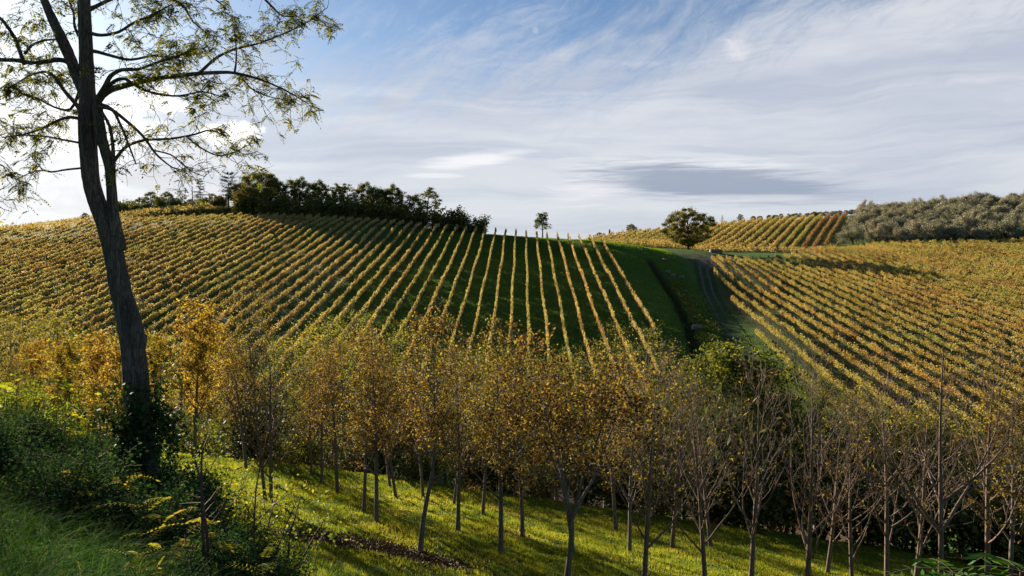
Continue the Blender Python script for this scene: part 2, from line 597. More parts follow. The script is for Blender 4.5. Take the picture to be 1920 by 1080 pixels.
M = {}
M['ground'] = ground_material()
M['vine'] = leaf_mat('vine_leaf_gold', [(0.0, (0.13, 0.085, 0.035)), (0.25, (0.32, 0.23, 0.08)), (0.5, (0.50, 0.41, 0.155)), (0.72, (0.60, 0.51, 0.23)), (0.88, (0.28, 0.30, 0.07)), (1.0, (0.14, 0.18, 0.04))], 0.36, patch=(0.13, 0.5))
M['vine_right'] = leaf_mat('vine_leaf_amber', [(0.0, (0.12, 0.075, 0.028)), (0.22, (0.26, 0.18, 0.06)), (0.45, (0.44, 0.34, 0.105)), (0.66, (0.50, 0.42, 0.16)), (0.82, (0.24, 0.27, 0.07)), (1.0, (0.09, 0.14, 0.03))], 0.36, patch=(0.12, 0.5))
M['vine_far'] = leaf_mat('vine_leaf_pale_gold', [(0.0, (0.20, 0.14, 0.05)), (0.4, (0.46, 0.35, 0.12)), (0.75, (0.58, 0.47, 0.18)), (1.0, (0.26, 0.28, 0.08))], 0.35)
M['vine_red'] = leaf_mat('vine_leaf_red', [(0.0, (0.15, 0.045, 0.035)), (0.35, (0.30, 0.10, 0.06)), (0.6, (0.40, 0.24, 0.09)), (1.0, (0.42, 0.36, 0.13))], 0.3)
M['walnut'] = leaf_mat('walnut_leaf_gold', [(0.0, (0.035, 0.020, 0.012)), (0.40, (0.085, 0.050, 0.020)), (0.60, (0.17, 0.118, 0.024)), (0.84, (0.36, 0.27, 0.04)), (1.0, (0.24, 0.25, 0.04))], 0.42)
M['walnut_bright'] = leaf_mat('walnut_leaf_bright', [(0.0, (0.09, 0.05, 0.02)), (0.35, (0.20, 0.13, 0.025)), (0.75, (0.45, 0.34, 0.05)), (1.0, (0.30, 0.30, 0.05))], 0.5)
M['locust'] = leaf_mat('locust_leaf_yellow_green', [(0.0, (0.05, 0.065, 0.015)), (0.35, (0.14, 0.16, 0.03)), (0.7, (0.28, 0.28, 0.05)), (1.0, (0.42, 0.35, 0.07))], 0.45)
M['locust_dark'] = leaf_mat('locust_leaf_olive', [(0.0, (0.035, 0.055, 0.012)), (0.4, (0.09, 0.12, 0.022)), (0.8, (0.20, 0.21, 0.04)), (1.0, (0.34, 0.28, 0.05))], 0.45)
M['locust_big'] = leaf_mat('locust_leaf_green_gold', [(0.0, (0.035, 0.055, 0.010)), (0.55, (0.09, 0.12, 0.018)), (0.85, (0.22, 0.22, 0.028)), (1.0, (0.46, 0.36, 0.04))], 0.5, 0.9, 0.03)
M['thicket_shade'] = leaf_mat('thicket_leaf_shade', [(0.0, (0.020, 0.032, 0.008)), (0.45, (0.05, 0.066, 0.014)), (0.85, (0.12, 0.125, 0.025)), (1.0, (0.26, 0.20, 0.04))], 0.4)  # olive locust leaf darkened, shade of the thicket put into its colour
M['wood_leaf'] = leaf_mat('woodland_leaf_dark', [(0.0, (0.035, 0.050, 0.018)), (0.5, (0.090, 0.110, 0.032)), (0.85, (0.19, 0.20, 0.055)), (1.0, (0.30, 0.27, 0.09))], 0.42)
M['wood_olive'] = leaf_mat('woodland_leaf_olive', [(0.0, (0.055, 0.062, 0.018)), (0.5, (0.16, 0.16, 0.042)), (1.0, (0.27, 0.23, 0.065))], 0.36)
M['olive'] = leaf_mat('olive_leaf_silver', [(0.0, (0.12, 0.115, 0.075)), (0.5, (0.27, 0.255, 0.17)), (0.85, (0.40, 0.38, 0.27)), (1.0, (0.46, 0.42, 0.30))], 0.18, 0.6, 0.2)
M['conifer'] = leaf_mat('conifer_needles', [(0.0, (0.018, 0.030, 0.014)), (0.6, (0.045, 0.060, 0.028)), (1.0, (0.09, 0.10, 0.045))], 0.15)
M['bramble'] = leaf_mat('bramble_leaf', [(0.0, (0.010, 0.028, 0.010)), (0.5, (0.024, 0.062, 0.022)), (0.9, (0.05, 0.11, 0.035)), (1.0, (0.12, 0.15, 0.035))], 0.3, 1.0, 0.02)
M['ivy'] = leaf_mat('ivy_leaf', [(0.0, (0.018, 0.042, 0.014)), (0.7, (0.045, 0.095, 0.026)), (1.0, (0.08, 0.06, 0.03))], 0.2, 0.7, 0.12)
M['pinnate'] = leaf_mat('pinnate_leaflet', [(0.0, (0.16, 0.22, 0.03)), (0.5, (0.30, 0.30, 0.035)), (1.0, (0.46, 0.34, 0.04))], 0.4, 1.0, 0.0)
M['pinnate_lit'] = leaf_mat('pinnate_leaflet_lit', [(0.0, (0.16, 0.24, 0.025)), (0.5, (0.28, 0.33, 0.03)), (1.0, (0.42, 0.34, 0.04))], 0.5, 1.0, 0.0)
M['sumac'] = leaf_mat('long_leaflet', [(0.0, (0.035, 0.10, 0.018)), (1.0, (0.10, 0.19, 0.03))], 0.4)
M['lime'] = leaf_mat('shrub_leaf_lime', [(0.0, (0.06, 0.11, 0.015)), (0.5, (0.13, 0.19, 0.022)), (1.0, (0.26, 0.28, 0.03))], 0.5)
M['grass'] = leaf_mat('meadow_grass', [(0.0, (0.040, 0.080, 0.012)), (0.4, (0.14, 0.20, 0.020)), (0.75, (0.32, 0.34, 0.035)), (1.0, (0.46, 0.38, 0.12))], 0.6, patch=(0.35, 0.5))
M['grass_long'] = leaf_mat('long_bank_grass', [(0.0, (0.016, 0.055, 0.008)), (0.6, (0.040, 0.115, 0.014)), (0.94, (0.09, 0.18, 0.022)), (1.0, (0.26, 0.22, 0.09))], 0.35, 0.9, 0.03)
M['grass_hill'] = leaf_mat('hill_grass', [(0.0, (0.05, 0.12, 0.014)), (0.6, (0.11, 0.23, 0.022)), (1.0, (0.22, 0.30, 0.04))], 0.55, 0.9, 0.03)
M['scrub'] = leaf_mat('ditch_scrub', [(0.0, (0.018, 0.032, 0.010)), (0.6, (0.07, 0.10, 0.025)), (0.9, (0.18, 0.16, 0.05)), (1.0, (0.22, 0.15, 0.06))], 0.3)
M['litter'] = leaf_mat('leaf_litter', [(0.0, (0.030, 0.018, 0.010)), (0.5, (0.075, 0.045, 0.025)), (1.0, (0.17, 0.11, 0.06))], 0.1)
M['dry'] = leaf_mat('dry_grass', [(0.0, (0.20, 0.13, 0.05)), (1.0, (0.50, 0.38, 0.18))], 0.4)
M['bark_big'] = bark_mat('locust_bark', (0.020, 0.017, 0.015), (0.17, 0.138, 0.115), 7.0, 1.0, 0.13)
M['bark'] = bark_mat('walnut_bark', (0.070, 0.055, 0.045), (0.24, 0.195, 0.16), 10.0, 0.5)
M['bark_pale'] = bark_mat('pale_twig_bark', (0.060, 0.040, 0.030), (0.25, 0.17, 0.125), 10.0, 0.3)
M['bark_dark'] = bark_mat('dark_bark', (0.020, 0.015, 0.012), (0.075, 0.055, 0.042), 6.0, 0.5)
M['post'] = plain_mat('weathered_post', (0.12, 0.10, 0.08), (0.30, 0.26, 0.21), 5.0)
M['stone'] = plain_mat('field_stone', (0.07, 0.06, 0.052), (0.20, 0.175, 0.15), 3.0, 0.9, 0.6)
M['stem'] = plain_mat('dead_stem', (0.035, 0.018, 0.014), (0.11, 0.055, 0.038), 12.0)
M['track'] = plain_mat('track_dirt', (0.11, 0.085, 0.062), (0.26, 0.205, 0.155), 1.5, 0.95, 0.5)
M['mask'] = None


# ------------------------------------------------------------------ the ground sheet
def stretch(n, lo, hi, c, s):
    """coordinates dense around c, sparse far away"""
    a, b = math.asinh((lo - c) / s), math.asinh((hi - c) / s)
    return c + s * np.sinh(np.linspace(a, b, n))


def soil_amount(x, y):
    s = np.zeros_like(x)
    # bare strip with fallen leaves at the foot of the walnut
    a, b = hit(575, 1003)[:2], hit(850, 1062)[:2]
    d = seg_dist(x, y, [a, hit(700, 1025)[:2], b])
    s = np.maximum(s, 1.0 - smooth01(d / 1.15))
    # ditch
    s = np.maximum(s, 0.75 * np.exp(-(seg_dist(x, y, DITCH) / 1.6) ** 2))
    # worn strips under the vines near the grass edge
    lh = (y > 70) & (y < 190) & (x < 20.5)
    ph = np.abs(((18.3 + 0.0134 * y - x) / 2.5 + 0.5) % 1.0 - 0.5) * 2.5
    s = np.maximum(s, np.where(lh, 0.42 * np.exp(-(ph / 0.42) ** 2), 0))
    s = np.maximum(s, np.where((y > 60) & (y < 200) & (x > 26 + 0.0603 * y), 0.5 * smooth01(((x - 26.4 - 0.0603 * y)) / 3), 0))
    s = np.maximum(s, np.where((y > 238) & (x > 30), 0.45, 0))
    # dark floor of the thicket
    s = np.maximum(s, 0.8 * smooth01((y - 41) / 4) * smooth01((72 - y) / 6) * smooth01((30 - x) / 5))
    return s


def ground():
    nx, ny = 760, 900
    xs = stretch(nx, -1500, 1500, 0, 35)
    ys = stretch(ny, -600, 2500, 26, 42)
    X, Y = np.meshgrid(xs, ys)
    Zg = Z(X, Y)
    v = np.stack([X, Y, Zg], -1).reshape(-1, 3)
    idx = np.arange(nx * ny).reshape(ny, nx)
    q = np.stack([idx[:-1, :-1], idx[:-1, 1:], idx[1:, 1:], idx[1:, :-1]], -1).reshape(-1, 4)
    me = mesh_np('ground', v, q, None, [M['ground']], True)
    at = me.attributes.new('soil', 'FLOAT', 'POINT')
    at.data.foreach_set('value', soil_amount(X.ravel(), Y.ravel()).astype(np.float32))
    o = link('ground', me)
    tag(o, 'grassy ground of the valley, meadow and hills', kind='structure')


ground()


def track_material():
    m, g = new_mat('track_dirt_and_grass')
    geo = g.node('ShaderNodeNewGeometry')
    pos = geo.outputs['Position']
    at = g.node('ShaderNodeAttribute', attribute_name='soil')
    n2 = g.noise(pos, 2.6, 6, 0.65)
    grass = g.ramp(n2, [(0.3, (0.015, 0.042, 0.007)), (0.6, (0.028, 0.066, 0.009)), (0.8, (0.06, 0.085, 0.018))])
    dirt = g.ramp(g.noise(pos, 5.0, 5, 0.6), [(0.3, (0.065, 0.050, 0.038)), (0.7, (0.18, 0.14, 0.105))])
    f = g.rng(g.add(at.outputs['Fac'], g.mul(g.sub(n2, 0.5), 1.3)), 0.30, 0.70)
    c = g.mix(f, grass, dirt)
    pb = g.node('ShaderNodeBsdfPrincipled')
    g.l.new(c, pb.inputs['Base Color'])
    pb.inputs['Roughness'].default_value = 0.95
    pb.inputs['Specular IOR Level'].default_value = 0.1
    bp = g.node('ShaderNodeBump')
    bp.inputs['Strength'].default_value = 0.8
    bp.inputs['Distance'].default_value = 0.1
    g.l.new(n2, bp.inputs['Height'])
    g.l.new(bp.outputs[0], pb.inputs['Normal'])
    out = g.node('ShaderNodeOutputMaterial')
    g.l.new(pb.outputs[0], out.inputs[0])
    return m


def track_strip():
    pl = np.array(TRACK)
    d = np.r_[0, np.cumsum(np.hypot(*np.diff(pl, axis=0).T))]
    t = np.arange(0, d[-1], 0.4)
    px, py = np.interp(t, d, pl[:, 0]), np.interp(t, d, pl[:, 1])
    for _ in range(40):
        px[1:-1] = (px[:-2] + px[1:-1] + px[2:]) / 3
        py[1:-1] = (py[:-2] + py[1:-1] + py[2:]) / 3
    tx, ty = np.gradient(px), np.gradient(py)
    n = np.hypot(tx, ty)
    nx, ny = ty / n, -tx / n
    fan = 1.0 + 1.1 * smooth01((py - 168) / 22)
    cols = 17
    vv, aa = [], []
    for c in range(cols):
        s_ = (c / (cols - 1) * 2 - 1)
        w = s_ * 2.0 * fan
        X, Y = px + nx * w, py + ny * w
        edge = 0.035 if 0 < c < cols - 1 else -0.05
        rut = np.exp(-((abs(s_) - 0.36) / 0.19) ** 2) * (0.42 + 0.30 * smooth01((py - 120) / 40))
        rut = np.maximum(rut, smooth01((py - 166) / 16) * (1 - abs(s_) ** 3) * 0.7)
        vv.append(np.stack([X, Y, Z(X, Y) + edge], -1))
        aa.append(rut)
    vv, aa = np.stack(vv, 1), np.stack(aa, 1)
    idx = np.arange(vv.shape[0] * cols).reshape(-1, cols)
    q = np.stack([idx[:-1, :-1], idx[:-1, 1:], idx[1:, 1:], idx[1:, :-1]], -1).reshape(-1, 4)
    me = mesh_np('track', vv, q, None, [track_material()], True)
    at = me.attributes.new('soil', 'FLOAT', 'POINT')
    at.data.foreach_set('value', aa.ravel().astype(np.float32))
    tag(link('track', me), 'worn dirt track beside the right vineyard', kind='structure')


track_strip()

ORD1 = ['zeroth', 'first', 'second', 'third', 'fourth', 'fifth', 'sixth', 'seventh', 'eighth', 'ninth', 'tenth', 'eleventh', 'twelfth',
        'thirteenth', 'fourteenth', 'fifteenth', 'sixteenth', 'seventeenth', 'eighteenth', 'nineteenth']
TENS = {20: 'twent', 30: 'thirt', 40: 'fort', 50: 'fift', 60: 'sixt', 70: 'sevent', 80: 'eight', 90: 'ninet'}


def ordw(n):
    if n < 20:
        return ORD1[n]
    t, u = n // 10 * 10, n % 10
    return TENS[t] + ('ieth' if u == 0 else 'y-' + ORD1[u])


# ------------------------------------------------------------------ vine rows
def post_mesh():
    g = Geo()
    g.tube([(0, 0, -0.3), (0.01, 0, 0.9), (0.0, 0.01, 1.72)], [0.05, 0.045, 0.04], 6)
    return g.build('post', M['post'])


POST = post_mesh()


def gap_noise(t, rg, gaps):
    ph = rg.uniform(0, 6.28, 5)
    s = 0.5 + 0.28 * np.sin(t / 5.3 + ph[0]) * np.sin(t / 2.1 + ph[1]) + 0.22 * np.sin(t / 1.05 + ph[2]) + 0.16 * np.sin(t / 0.47 + ph[3])
    big = np.sin(t / 9.7 + ph[4]) * np.sin(t / 4.1 + ph[0] * 2)
    return np.clip(s, 0.12, 1) * np.where(big > 1 - gaps, 0.12, 1.0)


def vine_row(a, b, seed, mat, label, group, dens=42, leaf=0.22, height=1.95, width=0.75, low=0.75, gaps=0.0, post_every=14.0, name='vine_row', segs=None):
    rg = np.random.RandomState(seed)
    ax, ay, bx, by = a[0], a[1], b[0], b[1]
    L = math.hypot(bx - ax, by - ay)
    ux, uy = (bx - ax) / L, (by - ay) / L
    base = Vector((ax, ay, zz(ax, ay)))
    root = bpy.data.objects.new(name, None)
    col.objects.link(root)
    root.location = base
    root.empty_display_size = 0.5
    tag(root, label, 'vine row', group)
    step = np.arange(0, L + 0.25, 0.25)
    zg = Z(ax + ux * step, ay + uy * step)
    n = int(L * dens)
    t = rg.uniform(0, L, n)
    # clump leaves on the individual vines, about every metre
    t = t + 0.06 * np.sin(t * 2 * math.pi / 0.95 + rg.uniform(0, 6))
    t = np.clip(t, 0, L)
    w = gap_noise(t, rg, gaps)
    keep = rg.uniform(0, 1, n) < w * 1.25
    t = t[keep]
    n = len(t)
    top = height * (0.88 + 0.09 * np.sin(t / 0.9 + rg.uniform(0, 6)) * np.sin(t / 2.3 + 1.0) + 0.03 * np.sin(t / 0.31))
    h = rg.beta(1.35, 1.1, n)
    z = low + (top - low) * h
    shoot = rg.uniform(0, 1, n) < 0.04
    z = np.where(shoot, top + rg.uniform(0, 0.28, n), z)
    ww = width * 0.5 * (1.0 - 0.45 * np.abs(h - 0.45) * 1.6)
    side = rg.choice([-1, 1], n) * np.sqrt(rg.uniform(0.05, 1, n)) * ww * (0.8 + 0.35 * np.sin(t / 0.53 + 2.0))
    side = side + 0.08 * np.sin(t / 6.0 + rg.uniform(0, 6))
    c = np.stack([ux * t - uy * side, uy * t + ux * side, np.interp(t, step, zg) - base.z + z], -1)
    g = Geo()
    g.leaves(c, leaf, rg, 0.85, 0.1)
    link('foliage', g.build('foliage', mat), root)
    # trellis: wires carried by the stems of the vines, one connected frame
    g = Geo()
    ts = np.arange(0, L, 3.0)
    zs = np.interp(ts, step, zg) - base.z
    for hh in (0.75, 1.35):
        g.tube(np.stack([ux * ts, uy * ts, zs + hh], -1), np.full(len(ts), 0.012), 3, False)
    for tt in np.arange(0.4, L, 1.0):
        zb = float(np.interp(tt, step, zg)) - base.z
        j = rg.uniform(-0.05, 0.05, 2)
        g.tube([(ux * tt, uy * tt, zb - 0.1), (ux * tt + j[0], uy * tt + j[1], zb + 0.45), (ux * tt, uy * tt, zb + 1.0)], [0.035, 0.028, 0.02], 3, False)
    link('trellis', g.build('trellis', M['bark_dark']), root)
    k = max(1, int(L // post_every))
    for i in range(k + 1):
        tt = L * i / k
        lean = 0.12 if i == k else (-0.12 if i == 0 else 0)
        p = link('post', POST, root, (ux * tt, uy * tt, float(np.interp(tt, step, zg)) - base.z))
        p.rotation_euler = (rg.uniform(-0.03, 0.03), lean + rg.uniform(-0.03, 0.03), rg.uniform(0, 3))
    return root


CREST_U = np.array([(-400, 190), (-150, 196), (0, 199), (100, 204), (200, 212), (300, 222), (400, 226), (500, 227), (600, 225), (700, 219), (800, 211), (880, 204), (940, 199), (1000, 196), (1060, 192), (1110, 189), (1200, 186)], float)


def crest_y(X):
    y = 200.0
    for _ in range(12):
        u = 960 + F * (X + 0.0134 * y) / y
        y = float(np.interp(u, CREST_U[:, 0], CREST_U[:, 1]))
    return y


for n in range(0, 60):
    X = 18.3 - 2.5 * n
    yc = crest_y(X)
    y0 = {0: 111, 1: 93}.get(n, 84)
    # rows far to the left enter the picture only near the crest
    if X < -45:
        y0 = max(84, -X / 0.68)
    y1 = yc - 1.5
    if y1 - y0 < 6:
        continue
    if n == 0:
        lab = 'yellow vine row on the big hill, outermost, beside the grass strip and ditch'
    else:
        lab = 'yellow vine row on the big hill, %s to the left counting from the ditch' % ordw(n + 1)
    vine_row((X + 0.0134 * y0, y0), (X + 0.0134 * y1, y1), 100 + n, M['vine'], lab, 'vine rows on the big left hill',
             dens=200 if n < 40 else 150, leaf=0.18 if n < 30 else 0.22, width=0.40, low=1.02, gaps=0.02 if n < 14 else 0.28 if n < 34 else 0.12)

for n in range(0, 44):
    X = 27.0 + 2.5 * n
    y1 = {0: 109.7, 1: 136.8, 2: 165, 3: 181.7}.get(n, min(185 + 2.0 * (n - 3), 229))
    y0 = max(64, X / 0.66 if n > 12 else 64)
    if y1 - y0 < 6:
        continue
    lab = ('amber vine row of the right vineyard, nearest to the dirt track and the shortest' if n == 0 else
           'amber vine row of the right vineyard, %s counting in from the dirt track' % ordw(n + 1))
    vine_row((X + 0.0603 * y0, y0), (X + 0.0603 * y1, y1), 300 + n, M['vine_right'], lab, 'vine rows of the right vineyard',
             dens=230 if n < 24 else 170, leaf=0.175 if n < 24 else 0.21, width=0.50, height=1.95, low=1.04, gaps=0.07)

# far vineyard behind the round tree
ta = math.tan(R(26))
k = 0
for n in range(-9, 24):
    x0 = 94.0 - 3.3 * (23 - n)
    y0 = 240.0
    u0 = 960 + F * x0 / y0
    ytop = float(np.interp(u0, [900, 1150, 1250, 1400, 1600], [300, 306, 316, 326, 338]))
    ys = y0
    if u0 < 1110:
        ys = y0 + (1110 - u0) * 0.35
    if ytop - ys < 12:
        continue
    red = n >= 21
    k += 1
    ordn = 24 - n
    lab = ('red and orange vine row of the far vineyard, %s from the olive grove' if red else 'pale gold vine row of the far vineyard, %s from the olive grove') % ordw(ordn)
    vine_row((x0 + ta * (ys - y0), ys), (x0 + ta * (ytop - y0), ytop), 500 + n, M['vine_red'] if red else M['vine_far'], lab,
             'vine rows of the far vineyard', dens=80, leaf=0.32, width=1.0, height=2.1, low=0.4, post_every=40)
for i, (ua, ub, d) in enumerate(((1302, 1545, 229), (1205, 1560, 233), (1150, 1570, 237))):
    a, b = P(ua, 470, d), P(ub, 470, d + 1)
    vine_row(a, b, 560 + i, M['vine_far'], 'gold vine row running across the foot of the far vineyard, %s' % ('nearest the grass', 'middle one', 'farthest up the slope')[i],
             'vine rows across the foot of the far vineyard', dens=40, leaf=0.32, width=1.2, height=1.9, low=0.3, post_every=40)
# contour rows above the terrace bank, top left
for i in range(5):
    a, b = P(-60 - 10 * i, 440, 208 + 7 * i), P(405 - 6 * i, 395, 240 + 4.0 * i)
    vine_row(a, b, 580 + i, M['vine'], 'yellow vine row along the skyline at far left, %s' % ('lowest of five', 'second lowest of five', 'middle of five', 'second highest of five', 'highest of five')[i],
             'vine rows along the left skyline', dens=60, leaf=0.34, width=1.2, height=1.7, low=0.0, post_every=50)

# ------------------------------------------------------------------ trees
def bend(p0, d, length, k, rg, wob, up):
    """a wandering polyline from p0 along d, pulled up (or down) as it goes"""
    pts = [np.array(p0, float)]
    d = np.array(d, float)
    for i in range(k):
        d = d + rg.normal(size=3) * wob + np.array([0, 0, up])
        d /= np.linalg.norm(d)
        pts.append(pts[-1] + d * length / k)
    return np.array(pts)


class Tree:
    def __init__(s, seed):
        s.rg = np.random.RandomState(seed)
        s.br = []      # (level, pts, radii)

    def stem(s, pts, rad):
        s.br.append((0, np.asarray(pts, float), np.asarray(rad, float)))

    def grow(s, level, n, t0, t1, len0, len1, ang, k, wob, up, rad=0.55, parents=None, phase=None):
        """add n children to every branch of the level above"""
        rg = s.rg
        new = []
        for lv, pts, rd in [b for b in s.br if b[0] == level - 1]:
            cnt = n if level == 1 else max(1, int(round(n * (0.6 + 0.8 * rg.rand()))))
            ts = np.sort(rg.uniform(t0, t1, cnt)) if level > 1 else np.linspace(t0, t1, cnt) + rg.uniform(-0.02, 0.02, cnt)
            ph = rg.uniform(0, 6.28)
            for i, t in enumerate(ts):
                q = t * (len(pts) - 1)
                j = min(int(q), len(pts) - 2)
                f = q - j
                p = pts[j] * (1 - f) + pts[j + 1] * f
                r = rd[j] * (1 - f) + rd[j + 1] * f
                ax = pts[j + 1] - pts[j]
                ax /= np.linalg.norm(ax)
                ref = np.array([0, 0, 1.0]) if abs(ax[2]) < 0.9 else np.array([1.0, 0, 0])
                a = np.cross(ax, ref)
                a /= np.linalg.norm(a)
                b = np.cross(ax, a)
                ph += 2.4 + rg.uniform(-0.4, 0.4)
                th = R(ang * (0.8 + 0.4 * rg.rand()))
                d = ax * math.cos(th) + (a * math.cos(ph) + b * math.sin(ph)) * math.sin(th)
                L = (len0 + (len1 - len0) * (t - t0) / max(t1 - t0, 1e-6)) * rg.uniform(0.75, 1.2)
                pl = bend(p, d, L, k, rg, wob, up)
                r0 = max(r * rad, 0.004)
                new.append((level, pl, np.linspace(r0, max(r0 * 0.25, 0.003), k + 1)))
        s.br += new

    def wood(s, mat, sides=(9, 6, 4, 3, 3), maxlevel=9, name='trunk', rough=0.0):
        g = Geo()
        for lv, pts, rd in s.br:
            if lv <= maxlevel:
                g.tube(pts, rd, sides[min(lv, 4)], lv < 2, rough if lv == 0 else 0, s.rg)
        return g.build(name, mat, True)

    def sample(s, levels, per_m, jit):
        """points scattered along the branches of some levels"""
        out = []
        for lv, pts, rd in s.br:
            if lv not in levels:
                continue
            L = np.linalg.norm(np.diff(pts, axis=0), axis=1).sum()
            n = s.rg.poisson(L * per_m)
            if n == 0:
                continue
            q = s.rg.uniform(0.15, 1, n) * (len(pts) - 1)
            j = np.minimum(q.astype(int), len(pts) - 2)
            f = (q - j)[:, None]
            out.append(pts[j] * (1 - f) + pts[j + 1] * f + s.rg.normal(size=(n, 3)) * jit)
        return np.concatenate(out) if out else np.zeros((0, 3))


def stem_line(h, rg, lean=0.0, k=8, wob=0.05, az=None):
    a = rg.uniform(0, 6.28) if az is None else az
    t = np.linspace(0, 1, k + 1)
    x = lean * t + wob * np.sin(t * 4 + rg.uniform(0, 6)) * t
    y = wob * np.sin(t * 5 + rg.uniform(0, 6)) * t
    return np.stack([x * math.cos(a) - y * math.sin(a), x * math.sin(a) + y * math.cos(a), t * h - 0.15], -1)


def place(kind, meshes, x, y, label, cat='tree', group=None, scale=1.0, rot=0.0, z=None, sink=0.0, tilt=None):
    """link one more tree (Empty + trunk + crown) from shared meshes"""
    root = bpy.data.objects.new(kind, None)
    col.objects.link(root)
    root.empty_display_size = 0.4
    root.location = (x, y, (zz(x, y) if z is None else z) - sink)
    root.rotation_euler = (tilt[0], tilt[1], rot) if tilt else (0, 0, rot)
    root.scale = scale if hasattr(scale, '__len__') else (scale,) * 3
    tag(root, label, cat, group)
    for nm, me in meshes:
        if me is not None:
            link(nm, me, root)
    return root


def walnut(seed, leafy, h=8.0, curve=None, thick=1.0, leaf=0.105, mat='walnut', bark='bark', clear=0.27, fork=False, spread=38, twigs=1.0):
    t = Tree(seed)
    rg = t.rg
    k = 10
    r = np.array([0.125, 0.098, 0.088, 0.08, 0.07, 0.058, 0.046, 0.034, 0.024, 0.015, 0.007]) * h / 8.0
    if fork:
        b = stem_line(h * 0.26, rg, 0.1, 4)
        for az, ln in ((0.3, 0.62), (2.6, 0.66), (4.4, 0.5), (1.3, 0.45)):
            d = np.array([math.cos(az) * 0.42, math.sin(az) * 0.42, 1.0])
            pl = bend(b[-1], d, h * ln, 9, rg, 0.05, 0.02)
            t.br.append((0, pl, np.linspace(0.06, 0.009, 10)))
        t.grow(1, 9, 0.34, 0.96, h * 0.26, h * 0.10, spread + 8, 5, 0.13, 0.05, 0.5)
        t.grow(2, 4, 0.2, 0.98, h * 0.14, h * 0.07, 42, 4, 0.16, 0.04, 0.5)
        t.br.insert(0, (0, b, np.array([0.125, 0.098, 0.092, 0.09, 0.10])))
    else:
        if curve:
            cz = np.array([-0.15, 0.5, 1.2, 2.0, 2.8, 3.4, 4.2, 5.2, 6.2, 7.2, 8.0])
            st = np.stack([np.interp(cz, [0, 1.6, 2.6, 3.4, 5, 8], curve), 0.03 * np.sin(cz), cz * h / 8], -1)
            t.stem(st, r)
        else:
            t.stem(stem_line(h, rg, rg.uniform(0, 0.7), k, 0.10), r)
        if thick > 1:      # leafless trees: long straight rising shoots
            t.grow(1, 22, clear, 0.93, h * 0.46, h * 0.14, spread, 8, 0.07, 0.115, 0.46)
            t.grow(2, 4, 0.2, 0.95, h * 0.20, h * 0.08, 34, 5, 0.10, 0.07, 0.5)
        else:
            t.grow(1, 20, clear, 0.95, h * 0.34, h * 0.10, spread, 6, 0.11, 0.055, 0.52)
            t.grow(2, 5, 0.15, 0.98, h * 0.17, h * 0.07, 40, 4, 0.15, 0.05, 0.5)
    t.grow(3, 2.2 * twigs, 0.2, 1.0, h * 0.07, h * 0.035, 42, 3, 0.2, 0.03, 0.55)
    if thick > 1:
        t.br = [(lv, p, np.maximum(r, 0.0065) if lv else r) for lv, p, r in t.br]
    wood = t.wood(M[bark])
    crown = None
    if leafy > 0:
        c = t.sample((2, 3), (8.5 if thick > 1 else 12.5) * leafy, 0.10)
        # leave some limbs bare, others full, as the wind leaves them
        keep = (np.sin(c[:, 0] * 1.9 + seed) * np.sin(c[:, 1] * 2.1) * np.sin(c[:, 2] * 1.7 + 1) > -0.25 - 0.5 * min(leafy, 1)) | (t.rg.rand(len(c)) < 0.35)
        c = c[keep]
        g = Geo()
        # walnut leaves hang in sprays of several leaflets
        c = c[t.rg.rand(len(c)) < 0.36]
        for _ in range(5):
            g.leaves(c + t.rg.normal(size=c.shape) * np.array([0.075, 0.075, 0.085]) - np.array([0, 0, 0.03]), leaf, t.rg, 0.5, 0.45)
        crown = g.build('crown', M[mat])
    return [('trunk', wood), ('crown', crown)]


def locust(seed, h=10, dens=1.0, mat='locust', leaf=0.12, bark='bark', spread=40, clear=0.25, w=1.0, fine=True):
    t = Tree(seed)
    rg = t.rg
    r = np.linspace(0.17, 0.012, 11) * h / 10
    t.stem(stem_line(h, rg, rg.uniform(0, 0.8), 10, 0.16), r)
    t.grow(1, 20, clear, 0.96, h * 0.36 * w, h * 0.12 * w, spread, 6, 0.14, 0.06, 0.5)
    t.grow(2, 6, 0.2, 1.0, h * 0.16, h * 0.08, 45, 4, 0.2, 0.0, 0.5)
    wood = t.wood(M[bark], (8, 5, 3, 3, 3))
    t.grow(3, 3, 0.1, 1.0, h * 0.06, h * 0.04, 50, 3, 0.2, -0.06, 0.5)
    c = t.sample((2, 3), 20 * dens, 0.10)
    g = Geo()
    g.leaves(c, leaf, rg, 0.34, 0.25)
    return [('trunk', wood), ('crown', g.build('crown', M[mat]))]


